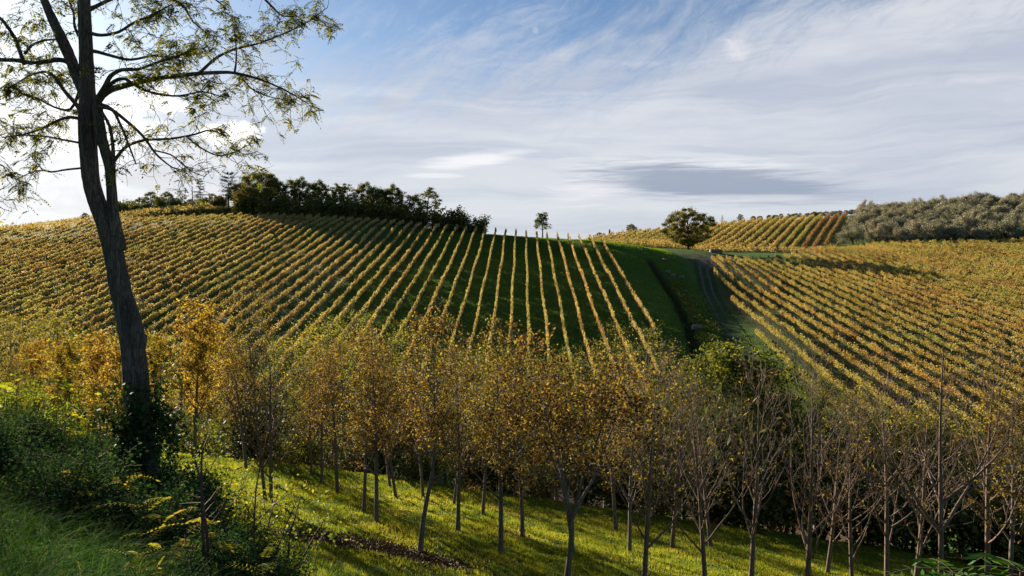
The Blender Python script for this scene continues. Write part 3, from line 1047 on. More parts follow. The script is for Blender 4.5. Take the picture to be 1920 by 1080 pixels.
def broadleaf(seed, h=10.0, w=4.0, mat='wood_leaf', leaf=0.32, n=9000, clear=0.1, lump=1.0, bark='bark_dark', airy=0.55, limbs=20):
    """dense far tree: limbs that end in leaf clumps with gaps between them"""
    t = Tree(seed)
    rg = t.rg
    t.stem(stem_line(h * 0.8, rg, rg.uniform(0, 0.5), 8, 0.2), np.linspace(0.24, 0.03, 9) * h / 10)
    t.grow(1, limbs, clear, 0.95, w * 0.95, w * 0.5, 62, 5, 0.16, 0.07, 0.5)
    t.grow(2, 4, 0.3, 1.0, w * 0.5, w * 0.3, 45, 4, 0.2, 0.04, 0.5)
    wood = t.wood(M[bark], (7, 4, 3, 3, 3))
    cs = []
    tips = [b[1][-1] for b in t.br if b[0] == 2] + [b[1][-2] for b in t.br if b[0] == 1] + [t.br[0][1][-1]]
    m = n // len(tips)
    for p in tips:
        rr = rg.uniform(0.4, 1.0) * h * 0.105 * lump
        q = rg.normal(size=(int(m * rg.uniform(0.5, 1.5)), 3))
        q /= np.linalg.norm(q, axis=1)[:, None]
        q *= (rg.uniform(0, 1, len(q)) ** airy)[:, None] * rr * np.array([1.25, 1.25, 0.8])
        cs.append(p + q)
    c = np.concatenate(cs)
    c = c[c[:, 2] > 0.3]
    g = Geo()
    g.leaves(c, leaf, rg, 0.7, 0.05)
    return [('trunk', wood), ('crown', g.build('crown', M[mat]))]


def olive(seed):
    t = Tree(seed)
    rg = t.rg
    t.stem(stem_line(1.3, rg, 0.2, 4, 0.1), [0.28, 0.22, 0.2, 0.2, 0.22])
    t.grow(1, 7, 0.75, 1.0, 3.2, 2.8, 42, 5, 0.16, 0.02, 0.5)
    t.grow(2, 5, 0.25, 1.0, 1.7, 1.1, 48, 4, 0.2, 0.0, 0.5)
    wood = t.wood(M['bark_dark'], (7, 5, 3, 3, 3))
    cs = []
    for p in [b[1][-1] for b in t.br if b[0] >= 1] + [b[1][2] for b in t.br if b[0] == 2]:
        q = rg.normal(size=(80, 3))
        q /= np.linalg.norm(q, axis=1)[:, None]
        q *= (rg.uniform(0, 1, len(q)) ** 0.5)[:, None] * rg.uniform(0.5, 1.0) * np.array([1.0, 1.0, 0.9])
        cs.append(p + q)
    for _ in range(16):      # skirt of hanging shoots
        a = rg.uniform(0, 6.28)
        p = np.array([math.cos(a) * 2.1, math.sin(a) * 2.1, rg.uniform(1.0, 2.2)])
        cs.append(p + rg.normal(size=(60, 3)) * np.array([0.45, 0.45, 0.55]))
    c = np.concatenate(cs)
    g = Geo()
    g.leaves(c[c[:, 2] > 0.35], 0.27, rg, 0.45, 0.0)
    return [('trunk', wood), ('crown', g.build('crown', M['olive']))]


def conifer(seed, h=9.0, w=3.0, tiers=9, gap=True, flat=False):
    t = Tree(seed)
    rg = t.rg
    t.stem(stem_line(h, rg, 0.2, 8, 0.08), np.linspace(0.2, 0.02, 9))
    cs = []
    for i in range(tiers):
        f = i / (tiers - 1)
        z = h * (0.28 + 0.7 * f)
        rad = w * ((1 - f) ** 0.8 * 0.9 + 0.12) if not flat else w * (1.0 - 0.6 * abs(f - 0.55))
        for j in range(7):
            a = rg.uniform(0, 6.28)
            L = rad * rg.uniform(0.6, 1.1)
            d = np.array([math.cos(a), math.sin(a), 0.10 + 0.3 * f])
            pl = bend((0, 0, z), d, L, 4, rg, 0.07, -0.02)
            t.br.append((1, pl, np.linspace(0.05, 0.012, 5)))
            q = rg.uniform(0.3, 1, 60 if flat else 26)
            p = np.array([np.interp(q, np.linspace(0, 1, 5), pl[:, k]) for k in range(3)]).T
            cs.append(p + rg.normal(size=p.shape) * np.array([0.3, 0.3, 0.12 if not flat else 0.28]) * (0.5 + 0.5 * (1 - f)))
    g = Geo()
    g.leaves(np.concatenate(cs), 0.3, rg, 0.4)
    return [('trunk', t.wood(M['bark_dark'], (7, 4, 3, 3, 3))), ('crown', g.build('crown', M['conifer']))]


def bush(seed, w, h, mat, leaf, n, aspect=0.6, name='foliage', stems=9):
    """a shrub: several arching stems from the ground with leaves around them"""
    t = Tree(seed)
    rg = t.rg
    for i in range(stems):
        a = rg.uniform(0, 6.28)
        rr = rg.uniform(0.1, 1.0)
        d = np.array([math.cos(a) * rr * w / h, math.sin(a) * rr * w / h, 1.0])
        pl = bend((math.cos(a) * 0.1, math.sin(a) * 0.1, -0.1), d, h * rg.uniform(0.75, 1.2), 5, rg, 0.12, -0.03)
        t.br.append((0, pl, np.linspace(0.022, 0.005, 6) * max(1, h / 2)))
    t.grow(1, 6, 0.25, 1.0, h * 0.45, h * 0.25, 50, 4, 0.2, 0.02, 0.6)
    c = t.sample((0, 1), 1.0, 0.0)
    L = sum(np.linalg.norm(np.diff(b[1], axis=0), axis=1).sum() for b in t.br)
    c = t.sample((0, 1), n / L, 0.09 * h)
    g = Geo()
    g.leaves(c[c[:, 2] > 0.02], leaf, rg, aspect, 0.0, 0.3)
    return [('stem', t.wood(M['stem'], (4, 3, 3, 3, 3), name='stem')), (name, g.build(name, M[mat]))]


RG = np.random.RandomState(77)


def top_of(meshes):
    me = meshes[1][1] or meshes[0][1]
    v = np.empty(len(me.vertices) * 3, np.float32)
    me.vertices.foreach_get('co', v)
    return float(np.percentile(v[2::3], 99.6))


def fulltree(seed, h=10.0, w=4.0, mat='wood_leaf', leaf=0.28, n=14000, zc=0.56, zr=0.44, lumps=60, lump=1.0, bark='bark_dark'):
    '''round dense crown made of leaf clumps carried by limbs that reach every clump'''
    t = Tree(seed)
    rg = t.rg
    st = stem_line(h * 0.85, rg, rg.uniform(0, 0.4), 8, 0.15)
    t.stem(st, np.linspace(0.26, 0.03, 9) * h / 10)
    cs = []
    for i in range(lumps):
        a = i * 2.39996 + rg.uniform(-0.3, 0.3)
        zf = 1 - 2 * (i + 0.5) / lumps
        rr = math.sqrt(max(0, 1 - zf * zf)) * rg.uniform(0.62, 1.04)
        q = np.array([math.cos(a) * rr * w, math.sin(a) * rr * w, h * (zc + zr * zf * rg.uniform(0.75, 1.08))])
        j = int(np.clip(q[2] / h * 6, 1, 7))
        mid = (st[j] + q) / 2 + np.array([0, 0, -0.25])
        t.br.append((1, np.array([st[j], mid, q]), np.array([0.07, 0.045, 0.02]) * h / 10))
        r = rg.uniform(0.55, 1.15) * h * 0.105 * lump
        p = rg.normal(size=(int(n / lumps * rg.uniform(0.6, 1.4)), 3))
        p /= np.linalg.norm(p, axis=1)[:, None]
        p *= (rg.uniform(0, 1, len(p)) ** 0.55)[:, None] * r * np.array([1.2, 1.2, 0.85])
        cs.append(q + p)
        m = len(p) // 7      # stray shoots poking out of each clump
        s2 = rg.normal(size=(m, 3))
        s2 /= np.linalg.norm(s2, axis=1)[:, None]
        cs.append(q + s2 * r * rg.uniform(1.0, 1.45, m)[:, None])
    c = np.concatenate(cs)
    c = c[c[:, 2] > 0.25]
    g = Geo()
    g.leaves(c, leaf, rg, 0.65, 0.0)
    return [('trunk', t.wood(M[bark], (8, 4, 3, 3, 3))), ('crown', g.build('crown', M[mat]))]


# --- olive grove on the right slope: rows along the contour, every tree its own object
OL = [olive(i) for i in range(4)]
no = 0
rowz = 0
for j in range(13):
    f = j / 12.0
    cnt = 0
    for i in range(26):
        x = 102 + 7.6 * i + (3.8 if j % 2 else 0) + f * 26 + RG.uniform(-0.9, 0.9)
        y = 240 + 8.2 * j + RG.uniform(-0.9, 0.9) - (i * 0.15)
        u = 960 + F * x / y
        ul = 1592 + f * 22
        if u < ul or u > 1965:
            continue
        cnt += 1
        row = 'front row by the bank' if j == 0 else '%s row upslope' % ordw(j + 1)
        lab = 'silver-green olive tree, %s from left in the %s' % (ordw(cnt), row)
        s = RG.uniform(0.85, 1.3)
        place('olive_tree', OL[RG.randint(4)], x, y, lab, 'olive tree', 'olive trees of the grove', (s * RG.uniform(0.95, 1.15), s, s * RG.uniform(0.95, 1.12)), RG.uniform(0, 6.28))
        no += 1

# --- wood on top of the big hill
BL = [fulltree(20, 10, 3.3, 'wood_leaf', 0.25, 13000, lump=0.8), fulltree(21, 10, 3.0, 'wood_leaf', 0.25, 10000, lumps=44, lump=0.75), fulltree(22, 10, 3.8, 'wood_olive', 0.25, 15000, lump=0.85),
      broadleaf(23, 10, 3.0, 'wood_leaf', 0.24, 5000, airy=0.9, limbs=14, lump=0.65)]
wood_list = [  # u, top v, ground v, depth, prototype, width factor, label
    (226, 381, 402, 262, 0, 1.5, 'low dark tree at the left end of the hilltop wood, next to the leaning trunk'),
    (244, 378, 402, 264, 1, 1.4, 'second tree from the left in the hilltop wood, low and rounded'),
    (262, 372, 401, 266, 0, 1.2, 'third tree from the left in the hilltop wood, just left of the domed one'),
    (283, 361, 400, 262, 1, 1.25, 'domed airy tree rising above its neighbours at the left of the hilltop wood'),
    (300, 370, 399, 268, 0, 1.2, 'small dark tree just right of the domed airy tree in the hilltop wood'),
    (315, 361, 397, 262, 0, 1.2, 'mid-sized dark tree left of the thin sparse tree on the hilltop'),
    (341, 354, 394, 258, 3, 0.9, 'thin sparse tree left of the utility pole on the hilltop'),
    (331, 372, 395, 266, 1, 1.3, 'low tree standing behind the thin sparse tree on the hilltop'),
    (356, 374, 392, 268, 0, 1.2, 'low dark tree right behind the utility pole'),
    (398, 364, 390, 262, 1, 1.3, 'low tree between the bare conifer and the flat-topped pine'),
    (412, 368, 390, 256, 2, 1.3, 'olive-brown tree under the flat-topped pine on the hilltop'),
    (452, 346, 401, 254, 2, 1.3, 'broad olive-brown tree just right of the flat-topped pine'),
    (487, 326, 406, 252, 2, 1.35, 'tallest and broadest tree crown of the hilltop wood'),
    (468, 352, 406, 238, 2, 1.4, 'lower olive-brown tree in front of the broadest crown of the hilltop wood'),
    (516, 336, 407, 250, 0, 1.2, 'dark tree just right of the broadest crown of the hilltop wood'),
    (505, 355, 408, 238, 0, 1.4, 'lower dark tree in front and right of the broadest crown'),
    (547, 340, 409, 250, 1, 1.0, 'upright dark tree left of the first pointed top of the hilltop wood'),
    (563, 336, 410, 246, 0, 0.9, 'pointed dark tree at the middle of the hilltop wood, tallest of the middle stretch'),
    (586, 345, 411, 246, 1, 0.9, 'narrow dark tree directly right of the pointed middle tree'),
    (601, 341, 412, 244, 0, 0.85, 'narrow tree with a peaked top, second right of the pointed middle tree'),
    (620, 347, 413, 244, 3, 1.1, 'open-crowned tree with sky showing through, left of the centre gap'),
    (637, 352, 413, 243, 1, 0.9, 'slim olive tree between two open-crowned trees of the wood'),
    (655, 347, 414, 242, 3, 1.2, 'open-crowned tree right of the slim one in the hilltop wood'),
    (684, 345, 415, 240, 0, 0.95, 'dark peaked tree right of the open-crowned pair in the hilltop wood'),
    (706, 355, 416, 238, 2, 0.95, 'olive-brown tree between two peaked dark trees of the wood'),
    (719, 357, 417, 236, 1, 0.9, 'narrow dark tree squeezed left of the last peak of the wood'),
    (737, 350, 418, 235, 0, 0.85, 'last tall peaked tree towards the right end of the hilltop wood'),
    (757, 361, 420, 233, 3, 1.1, 'airy tree between the last peak and the spreading end tree'),
    (776, 369, 421, 231, 1, 0.9, 'small tree at the foot of the spreading end tree, on its left'),
    (799, 357, 426, 229, 3, 1.45, 'spreading sparse tree at the right end of the hilltop wood'),
]
for i, (u, vt, vb, d, k, wf, lab) in enumerate(wood_list):
    x, y, _ = P(u, vb, d)
    z0 = zz(x, y)
    h = max(3.0, P(u, vt, d)[2] - z0) * 1.04
    s = h / top_of(BL[k])
    place('woodland_tree', BL[k], x, y, lab, 'tree', 'trees of the hilltop wood', (s * wf, s * wf, s), i * 1.3)
BU = [bush(40, 1.5, 2.6, 'wood_leaf', 0.26, 2600), bush(41, 1.6, 2.4, 'wood_leaf', 0.26, 2200), bush(42, 1.6, 2.6, 'wood_olive', 0.26, 2400)]
hedge = [(432, 388, 400, 240, 2), (450, 378, 406, 236, 2), (470, 376, 408, 234, 0), (492, 374, 409, 234, 0), (512, 376, 410, 234, 1), (534, 376, 410, 234, 0), (556, 378, 411, 233, 1), (578, 379, 412, 232, 0),
         (600, 379, 413, 231, 1), (622, 380, 414, 230, 0), (644, 382, 415, 229, 0), (666, 384, 417, 228, 1), (688, 386, 418, 226, 0), (710, 388, 419, 225, 0), (732, 390, 420, 224, 1),
         (753, 393, 422, 222, 0), (774, 396, 424, 220, 1), (795, 402, 427, 218, 0), (816, 407, 430, 215, 0), (842, 394, 434, 213, 1), (862, 403, 436, 211, 0), (884, 406, 438, 207, 1), (898, 418, 440, 205, 0)]
for i, (u, vt, vb, d, k) in enumerate(hedge):
    x, y, _ = P(u, vb, d)
    z0 = zz(x, y)
    h = max(1.6, P(u, vt, d)[2] - z0) * 1.05
    lab = 'dark bush at the edge of the hilltop wood above the vines, %s from the left' % ordw(i + 1)
    if i == 19:
        lab = 'tallest of the spiky bushes past the right end of the hilltop wood'
    if i == 20:
        lab = 'middle one of the spiky bushes past the right end of the hilltop wood'
    if i >= 21:
        lab = ('spiky bush on the crest, second last before the open skyline', 'last and smallest bush on the crest before the open skyline')[i - 21]
    place('woodland_bush', BU[k], x, y, lab, 'bush', 'bushes under the hilltop wood', (h / 2.6 * 1.4, h / 2.6 * 1.2, h / 2.6 * 1.25), i * 2.1, sink=h * 0.25)
for i, u in enumerate((222, 240, 256, 272, 292, 308, 324, 346, 368, 386, 404, 420)):
    x, y, _ = P(u, 398, 256)
    z0 = zz(x, y)
    h = max(2.6, P(u, 384 - 6 * math.sin(i * 1.9) - i * 0.6, 256)[2] - z0)
    place('woodland_bush', BU[i % 3], x, y, 'low skyline bush at the left end of the hilltop wood, %s from left' % ordw(i + 1), 'bush',
          'skyline bushes left of the hilltop wood', (h / 2.6 * 1.3, h / 2.6 * 1.2, h / 2.6 * 1.15), i * 1.3, sink=0.4)
# conifers and the pole
for kind, me, u, vt, vb, d, lab, wf in (
        ('cedar_tree', conifer(50, 9, 3.1, 9), 376, 335, 389, 262, 'thin conifer with tiered bare-looking branches right of the utility pole', 1.0),
        ('pine_tree', conifer(51, 9, 3.0, 8, flat=True), 429, 327, 391, 252, 'dark flat-topped pine left of the broadest tree of the hilltop wood', 1.0)):
    x, y, _ = P(u, vb, d)
    h = P(u, vt, d)[2] - zz(x, y)
    place(kind, me, x, y, lab, 'conifer', None, (h / 9 * wf, h / 9 * wf, h / 9), 0.5)
x, y, z0 = P(362, 392, 246)
z0 = zz(x, y)
g = Geo()
h = P(361, 349, 246)[2] - z0
g.tube([(0, 0, -0.5), (-0.1, 0, h * 0.5), (-0.25, 0, h)], [0.15, 0.13, 0.11], 8)
o = link('utility_pole', g.build('utility_pole', M['post']), None, (x, y, z0))
tag(o, 'pale wooden utility pole on the skyline left of the thin conifer', 'pole')
# small trees standing alone on the skyline
x, y, _ = P(1017, 446, 203)
z0 = zz(x, y)
h = P(1017, 391, 203)[2] - z0
place('slender_tree', broadleaf(60, 10, 2.2, 'wood_leaf', 0.24, 5200, clear=0.4, airy=0.6, lump=0.6), x, y, 'small slender tree alone on the crest behind the vine row ends', 'tree', None, (h / 10 * 1.15, h / 10 * 1.15, h / 10))
x, y, _ = P(1290, 468, 215)
z0 = zz(x, y)
h = P(1290, 391, 215)[2] - z0
RT = fulltree(61, 10, 5.4, 'wood_olive', 0.24, 30000, 0.57, 0.43, lumps=90, lump=0.78)
h = h / top_of(RT)
place('round_tree', RT, x, y, 'round green-brown tree standing alone on the grass before the far vineyard', 'tree', None, (h * 1.22, h * 1.15, h), 0.4, sink=0.1)
sky_trees = [(1184, 420, 360, 2, 1.2, 'umbrella-shaped tree on the far skyline left of the round tree'), (1124, 436, 352, 0, 1.6, 'tiny low bush on the far skyline where the two hills meet'),
             (1354, 402, 345, -1, 1.0, 'small dark pointed conifer on the skyline just right of the round tree'), (1388, 402, 345, 1, 1.2, 'brownish rounded tree on the far skyline right of the small conifer')]
x0 = 1405
for i in range(22):
    sky_trees.append((1408 + i * 9.4 + RG.uniform(-5, 5), 409 - i * 0.6 - RG.uniform(-2, 5), 350, i % 3, RG.uniform(0.9, 1.9),
                      'small skyline tree above the far vineyard, %s from left in the line' % ordw(i + 1)))
CON = conifer(62, 9, 2.4, 8)
for i, (u, vt, d, k, wf, lab) in enumerate(sky_trees):
    x, y, _ = P(u, 420, d)
    z0 = zz(x, y)
    h = max(2.5, P(u, vt, d)[2] - z0)
    place('skyline_tree', CON if k < 0 else BL[k], x, y, lab, 'tree', 'trees along the far skyline' if i > 3 else None, (h / 10 * wf,) * 2 + (h / 10,), i * 1.7)
x, y, _ = P(1143, 450, 330)
z0 = zz(x, y)
h = P(1143, 430, 330)[2] - z0
g = Geo()
rg = np.random.RandomState(3)
q = rg.normal(size=(1500, 3)) * np.array([0.22, 0.22, 1])
zq = rg.uniform(0.3, h, 1500)
q[:, 2] = zq
q[:, :2] *= (1.1 - zq / h * 0.75)[:, None]
g.leaves(q, 0.25, rg, 0.5)
gt = Geo()
gt.tube([(0, 0, -0.3), (0, 0, h * 0.6)], [0.12, 0.05], 6)
place('cypress_tree', [('trunk', gt.build('trunk', M['bark_dark'])), ('crown', g.build('crown', M['conifer']))], x, y, 'tiny narrow cypress on the skyline left of the umbrella-shaped tree', 'cypress')
x, y, _ = P(160, 422, 235)
h = max(2.5, P(160, 402, 235)[2] - zz(x, y))
place('woodland_tree', BL[0], x, y, 'small round tree alone on the skyline left of the leaning trunk', 'tree', None, (h / 10 * 1.3,) * 2 + (h / 10,), 1.0)

# --- walnut plantation on the meadow
WL = [walnut(200 + i, l) for i, l in enumerate((1.5, 1.2, 1.0, 1.3, 0.8))]
WC = walnut(206, 1.4, clear=0.38, curve=[0, 0.16, 0.42, 0.50, 0.55, 0.5])
WB = [walnut(220 + i, 1.7, mat='walnut_bright', leaf=0.15) for i in range(2)]
WT = [walnut(230 + i, l, bark='bark_pale', spread=sp_, twigs=0.75, clear=cl, thick=1.45) for i, (l, sp_, cl) in enumerate(((0.12, 44, 0.22), (0.0, 36, 0.26), (0.30, 50, 0.20), (0.0, 40, 0.16), (0.05, 54, 0.24)))]
WF = walnut(240, 1.2, h=8.6, fork=True, leaf=0.13)
plant = [  # u, v of the foot, top v, mesh, label
    (787, 1037, 566, WC, 'leafy walnut with a pale curved trunk rising from the strip of bare soil'),
    (1063, 1092, 590, WF, 'forked walnut whose pale trunk splits low into several limbs, front of the meadow'),
    (939, 1037, 578, WL[1], 'straight dark-trunked walnut between the curved and the forked trunks'),
    (980, 1008, 610, WL[3], 'walnut with slanting reddish trunk just right of the straight dark trunk'),
    (859, 995, 622, WL[4], 'slim dark-stemmed walnut right behind the curved trunk, top over the vines'),
    (851, 946, 660, WL[2], 'far slim walnut whose foot stands in shade directly behind the slim dark stem'),
    (905, 968, 650, WL[2], 'thin walnut at the shade line left of the straight dark trunk'),
    (794, 934, 650, WL[4], 'walnut with a pale thin stem just behind the curved trunk, at the shade line'),
    (743, 932, 652, WL[3], 'thin walnut beside a tuft of grass, left of the curved trunk'),
    (706, 980, 606, WL[1], 'dark-stemmed walnut with a dry tuft at its foot, left of the bare soil strip'),
    (682, 961, 612, WL[2], 'walnut stem just left of the one with the dry tuft at its foot'),
    (633, 926, 618, WL[4], 'walnut with a straight stem on bright grass, right of the thin pair'),
    (603, 905, 640, WL[3], 'thin straight walnut at the back of the meadow, right one of the thin pair'),
    (584, 888, 652, WL[2], 'thin leaning walnut at the back of the meadow, left one of the thin pair'),
    (732, 912, 668, WL[3], 'faint far walnut in the shade behind the one beside a grass tuft'),
    (508, 942, 600, WT[2], 'nearly bare tree with three dark stems close together on the left meadow'),
    (497, 934, 640, WT[0], 'leaning bare stem grouped left of the three dark stems'),
    (462, 880, 628, WL[4], 'walnut with a pale straight stem left of the three dark stems'),
    (362, 878, 560, WB[0], 'bright gold walnut with a double pale trunk, first right of the big leaning trunk'),
    (407, 858, 612, WB[1], 'gold walnut with a leaning pale trunk at the left back edge of the meadow'),
    (1075, 1040, 640, WL[2], 'walnut hidden behind the forked trunk, its stem just to the right'),
    (1155, 995, 632, WL[1], 'slim walnut in shade, first stem right of the forked walnut'),
    (1180, 1038, 668, WL[4], 'walnut with grey stem and few leaves, left of the tall straight reddish stem'),
    (1207, 1100, 640, WT[2], 'tall straight reddish-stemmed tree with few leaves in front, right of the forked walnut'),
    (1260, 1030, 690, WT[0], 'bare tree with a thin grey stem, foot on a grassy mound in the shade'),
    (1322, 1100, 660, WT[2], 'bare-topped tree with a clump of orange leaves low in its crown'),
    (1334, 1030, 700, WT[1], 'curved grey bare tree behind the one with the low clump of orange leaves'),
    (1407, 1108, 668, WT[0], 'bare tree with a straight grey-orange stem and wide fan of twigs'),
    (1513, 1108, 640, WT[3], 'pale fan-shaped bare tree with a slanting trunk, most twiggy of the right side'),
    (1551, 1074, 712, WT[2], 'dark far stem behind the slanting pale bare tree, with a few yellow leaves'),
    (1599, 1112, 742, WT[2], 'short pale tree with sparse yellow leaves, right of the slanting bare tree'),
    (1664, 1120, 700, WT[4], 'tall thin bare tree left of the orange-barked stem'),
    (1713, 1118, 690, WT[2], 'bare tree with bright orange-lit bark left of the tallest dark tree'),
    (1850, 1110, 660, WT[4], 'bare tree with grey twigs near the right edge, top over the vines'),
    (1893, 1120, 700, WL[2], 'walnut with orange-gold leaves at the right edge of the picture'),
]
for i, (u, v, vt, me, lab) in enumerate(plant):
    if 500 < u < 1200 and u != 787:
        vt += 16 + 12 * math.sin(i * 2.7) + (16 if u > 850 else 0)
    x, y, z0 = hit(u, v)
    h = P(u, vt, y)[2] - z0
    s = h / top_of(me)
    place('walnut_tree', me, x, y, lab, 'tree', 'young trees planted on the meadow', (s * 1.0, s * 1.0, s), 0.0 if me is WC else i * 1.9 + 0.3, sink=0.05,
          tilt=(0.07 * math.sin(i * 2.1), 0.09 * math.sin(i * 3.3 + 1) * (me is not WC), 0))
# the tall dark bare tree at lower right
t = Tree(251)
t.stem(stem_line(10.5, t.rg, 0.3, 10, 0.1), np.linspace(0.12, 0.010, 11))
for a, tz, L in ((3.3, 0.36, 6.2), (0.2, 0.38, 5.6), (2.7, 0.34, 4.4), (5.6, 0.42, 3.6), (1.3, 0.46, 3.2)):
    p = t.br[0][1][int(tz * 10)]
    pl = bend(p, (math.cos(a) * 0.85, math.sin(a) * 0.85, 0.75), L, 9, t.rg, 0.05, 0.05)
    t.br.append((0, pl, np.linspace(0.07, 0.01, 10)))
t.grow(1, 9, 0.3, 0.97, 1.9, 0.9, 40, 5, 0.12, 0.06, 0.5)
t.grow(2, 3, 0.2, 1.0, 0.9, 0.5, 40, 3, 0.16, 0.03, 0.5)
x, y, z0 = hit(1762, 1150)
h = P(1745, 612, y)[2] - z0
place('bare_tree', [('trunk', t.wood(M['bark_pale']))], x, y, 'tallest dark bare tree at lower right, its top rising over the right vineyard', 'tree', None, h / 10.5, 0.2)

# walnuts on the slope behind the bank, left of the leaning trunk
for i, (u, d, vt, me, lab) in enumerate((
        (60, 31, 640, WB[0], 'gold walnut left of centre behind the nettle bank, lowest of the left group'),
        (128, 28, 634, WB[1], 'gold walnut behind the bank with a dark stem showing, middle of the left group'),
        (176, 33, 622, WB[0], 'bright gold walnut next to the leaning trunk on its left side'),
        (222, 27, 640, WB[1], 'gold walnut partly hidden directly behind the leaning trunk'),
        (292, 35, 622, WB[0], 'bright gold walnut just right of the leaning trunk, behind the double-stemmed one'),
        (16, 27, 660, WL[0], 'amber walnut at the left edge of the picture behind the bank'),
        (438, 44, 622, WL[0], 'amber walnut at the back edge of the meadow behind the pale straight stem'),
        (100, 38, 630, WL[3], 'brownish walnut farther back between the two left gold walnuts'))):
    x, y, _ = P(u, 700, d)
    z0 = zz(x, y)
    h = P(u, vt, d)[2] - z0
    place('walnut_tree', me, x, y, lab, 'tree', 'young trees planted on the meadow', h / top_of(me), i * 2.3)

# --- thicket along the creek behind the meadow
LO = [locust(300, 10, 0.8), locust(301, 10, 0.65), locust(302, 10, 0.75, w=1.15)]
LD = [locust(310, 10, 1.0, 'locust_dark'), locust(311, 10, 0.9, 'locust_dark', w=1.1)]
LA = [locust(303, 10, 0.32), locust(304, 10, 0.26, w=1.1)]
LK = [locust(314, 10, 1.1, 'thicket_shade'), locust(315, 10, 1.0, 'thicket_shade', w=1.1)]
LB = broadleaf(312, 10, 3.6, 'locust_dark', 0.17, 12000, bark='bark')
LG = broadleaf(313, 10, 3.4, 'locust', 0.15, 9000, bark='bark')
thick = [
    (-40, 50, 585, LO[0]), (22, 47, 580, LO[1]), (70, 50, 563, LO[0]), (112, 54, 574, LO[2]), (150, 56, 606, LD[0]), (190, 56, 618, LO[1]), (232, 55, 622, LD[1]), (276, 57, 630, LO[0]), (318, 58, 622, LD[0]),
    (420, 60, 628, LO[2]), (455, 56, 640, LO[1]), (500, 57, 634, LO[0]), (540, 60, 618, LO[1]), (578, 55, 610, LO[2]), (615, 58, 598, LO[0]), (652, 56, 588, LO[2]), (690, 60, 590, LO[1]),
    (728, 56, 606, LO[0]), (770, 60, 618, LD[1]), (812, 57, 640, LO[1]), (858, 60, 646, LD[0]), (905, 56, 650, LO[2]), (950, 60, 652, LD[1]), (1000, 57, 655, LD[0]), (1045, 60, 650, LO[1]),
    (1092, 56, 640, LA[1]), (1135, 59, 632, LA[0]), (1178, 54, 606, LA[1]), (1206, 60, 602, LA[0]), (1240, 56, 636, LA[1]), (1272, 60, 680, LA[0]), (1310, 56, 672, LD[1]), (1345, 52, 668, LB),
    (1384, 54, 646, LB), (1416, 57, 652, LB), (1452, 54, 678, LK[0]), (1490, 58, 692, LD[1]), (1530, 55, 706, LK[0]), (1566, 58, 700, LD[0]), (1604, 55, 704, LO[0]), (1640, 58, 732, LO[2]),
    (1680, 54, 762, LG), (1722, 56, 770, LD[1]), (1770, 52, 772, LK[1]), (1805, 50, 764, LG), (1850, 54, 790, LK[0]), (1890, 50, 800, LD[0]), (1935, 54, 790, LK[1])]
thick += [(700, 47, 668, LK[0]), (770, 49, 660, LK[1]), (835, 47, 668, LK[0]), (900, 49, 672, LK[1]), (960, 47, 676, LK[0]), (1020, 49, 674, LK[1]), (1085, 47, 676, LK[0]), (1160, 48, 690, LK[1])]  # nearer row, added to keep the sun off the right meadow
thick += [(1236 + 48 * k_, 47 + (k_ % 3), 716 + 7.5 * k_ + 12 * math.sin(k_ * 2.2), LK[k_ % 2]) for k_ in range(14)]
thick += [(1985, 52, 790, LO[1]), (2040, 48, 800, LD[0]), (2100, 52, 790, LK[0]), (2170, 48, 800, LO[0]), (2250, 52, 800, LK[1])]
for i, (u, d, vt, me) in enumerate(thick):
    x, y, _ = P(u, 700, d)
    z0 = zz(x, y)
    h = (P(u, vt, d)[2] - z0) * 1.0
    if me is LB:
        what = 'dark glossy broad-leaved tree'
        cat = 'tree'
    elif me is LG:
        what = 'leafy yellow-green broad-leaved tree'
    elif me in LK:
        what = 'dark green locust tree with shade painted into its leaves'
    elif me in LD:
        what = 'olive-green locust tree'
    else:
        what = 'feathery yellow-green locust tree'
    nth = ordw(1 + sum(1 for q in thick if q[0] < u))
    lab = '%s in the thicket behind the meadow, %s from the left end' % (what, nth)
    if u < 0:
        lab = 'feathery locust tree at the left edge of the thicket, mostly outside the picture'
    if h < 3:
        continue
    place('thicket_tree', me, x, y, lab, 'tree', 'trees of the thicket behind the meadow', (h / top_of(me), h / top_of(me), h / top_of(me)), i * 1.1)
# low dark undergrowth closing the back of the meadow
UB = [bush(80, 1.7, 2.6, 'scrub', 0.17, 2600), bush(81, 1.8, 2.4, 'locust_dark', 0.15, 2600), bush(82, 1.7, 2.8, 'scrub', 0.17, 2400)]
nb = 0
for k in range(27):
    x = -27 + 2.2 * k
    y = 44.5 + 1.1 * math.sin(k * 1.7)
    if x > 10:
        y = 43.5 + 0.8 * math.sin(k * 1.7)
    nb += 1
    h = (1.15 + 0.35 * math.sin(k * 2.3)) * (1.0 if x < 8 else 1.5)
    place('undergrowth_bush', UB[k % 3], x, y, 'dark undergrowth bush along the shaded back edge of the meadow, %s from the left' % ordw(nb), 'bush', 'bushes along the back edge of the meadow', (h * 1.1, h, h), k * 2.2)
# thin dead-topped tree over the vines left of centre
x, y, _ = P(468, 700, 46)
z0 = zz(x, y)
h = P(467, 548, 46)[2] - z0
place('bare_tree', walnut(252, 0.7, leaf=0.10, mat='walnut', bark='bark_dark', clear=0.45, spread=48), x, y, 'thin dark tree with a sparse brown top sticking up over the left hill vines', 'tree', None, (h / 8 * 0.8, h / 8 * 0.8, h / 8))


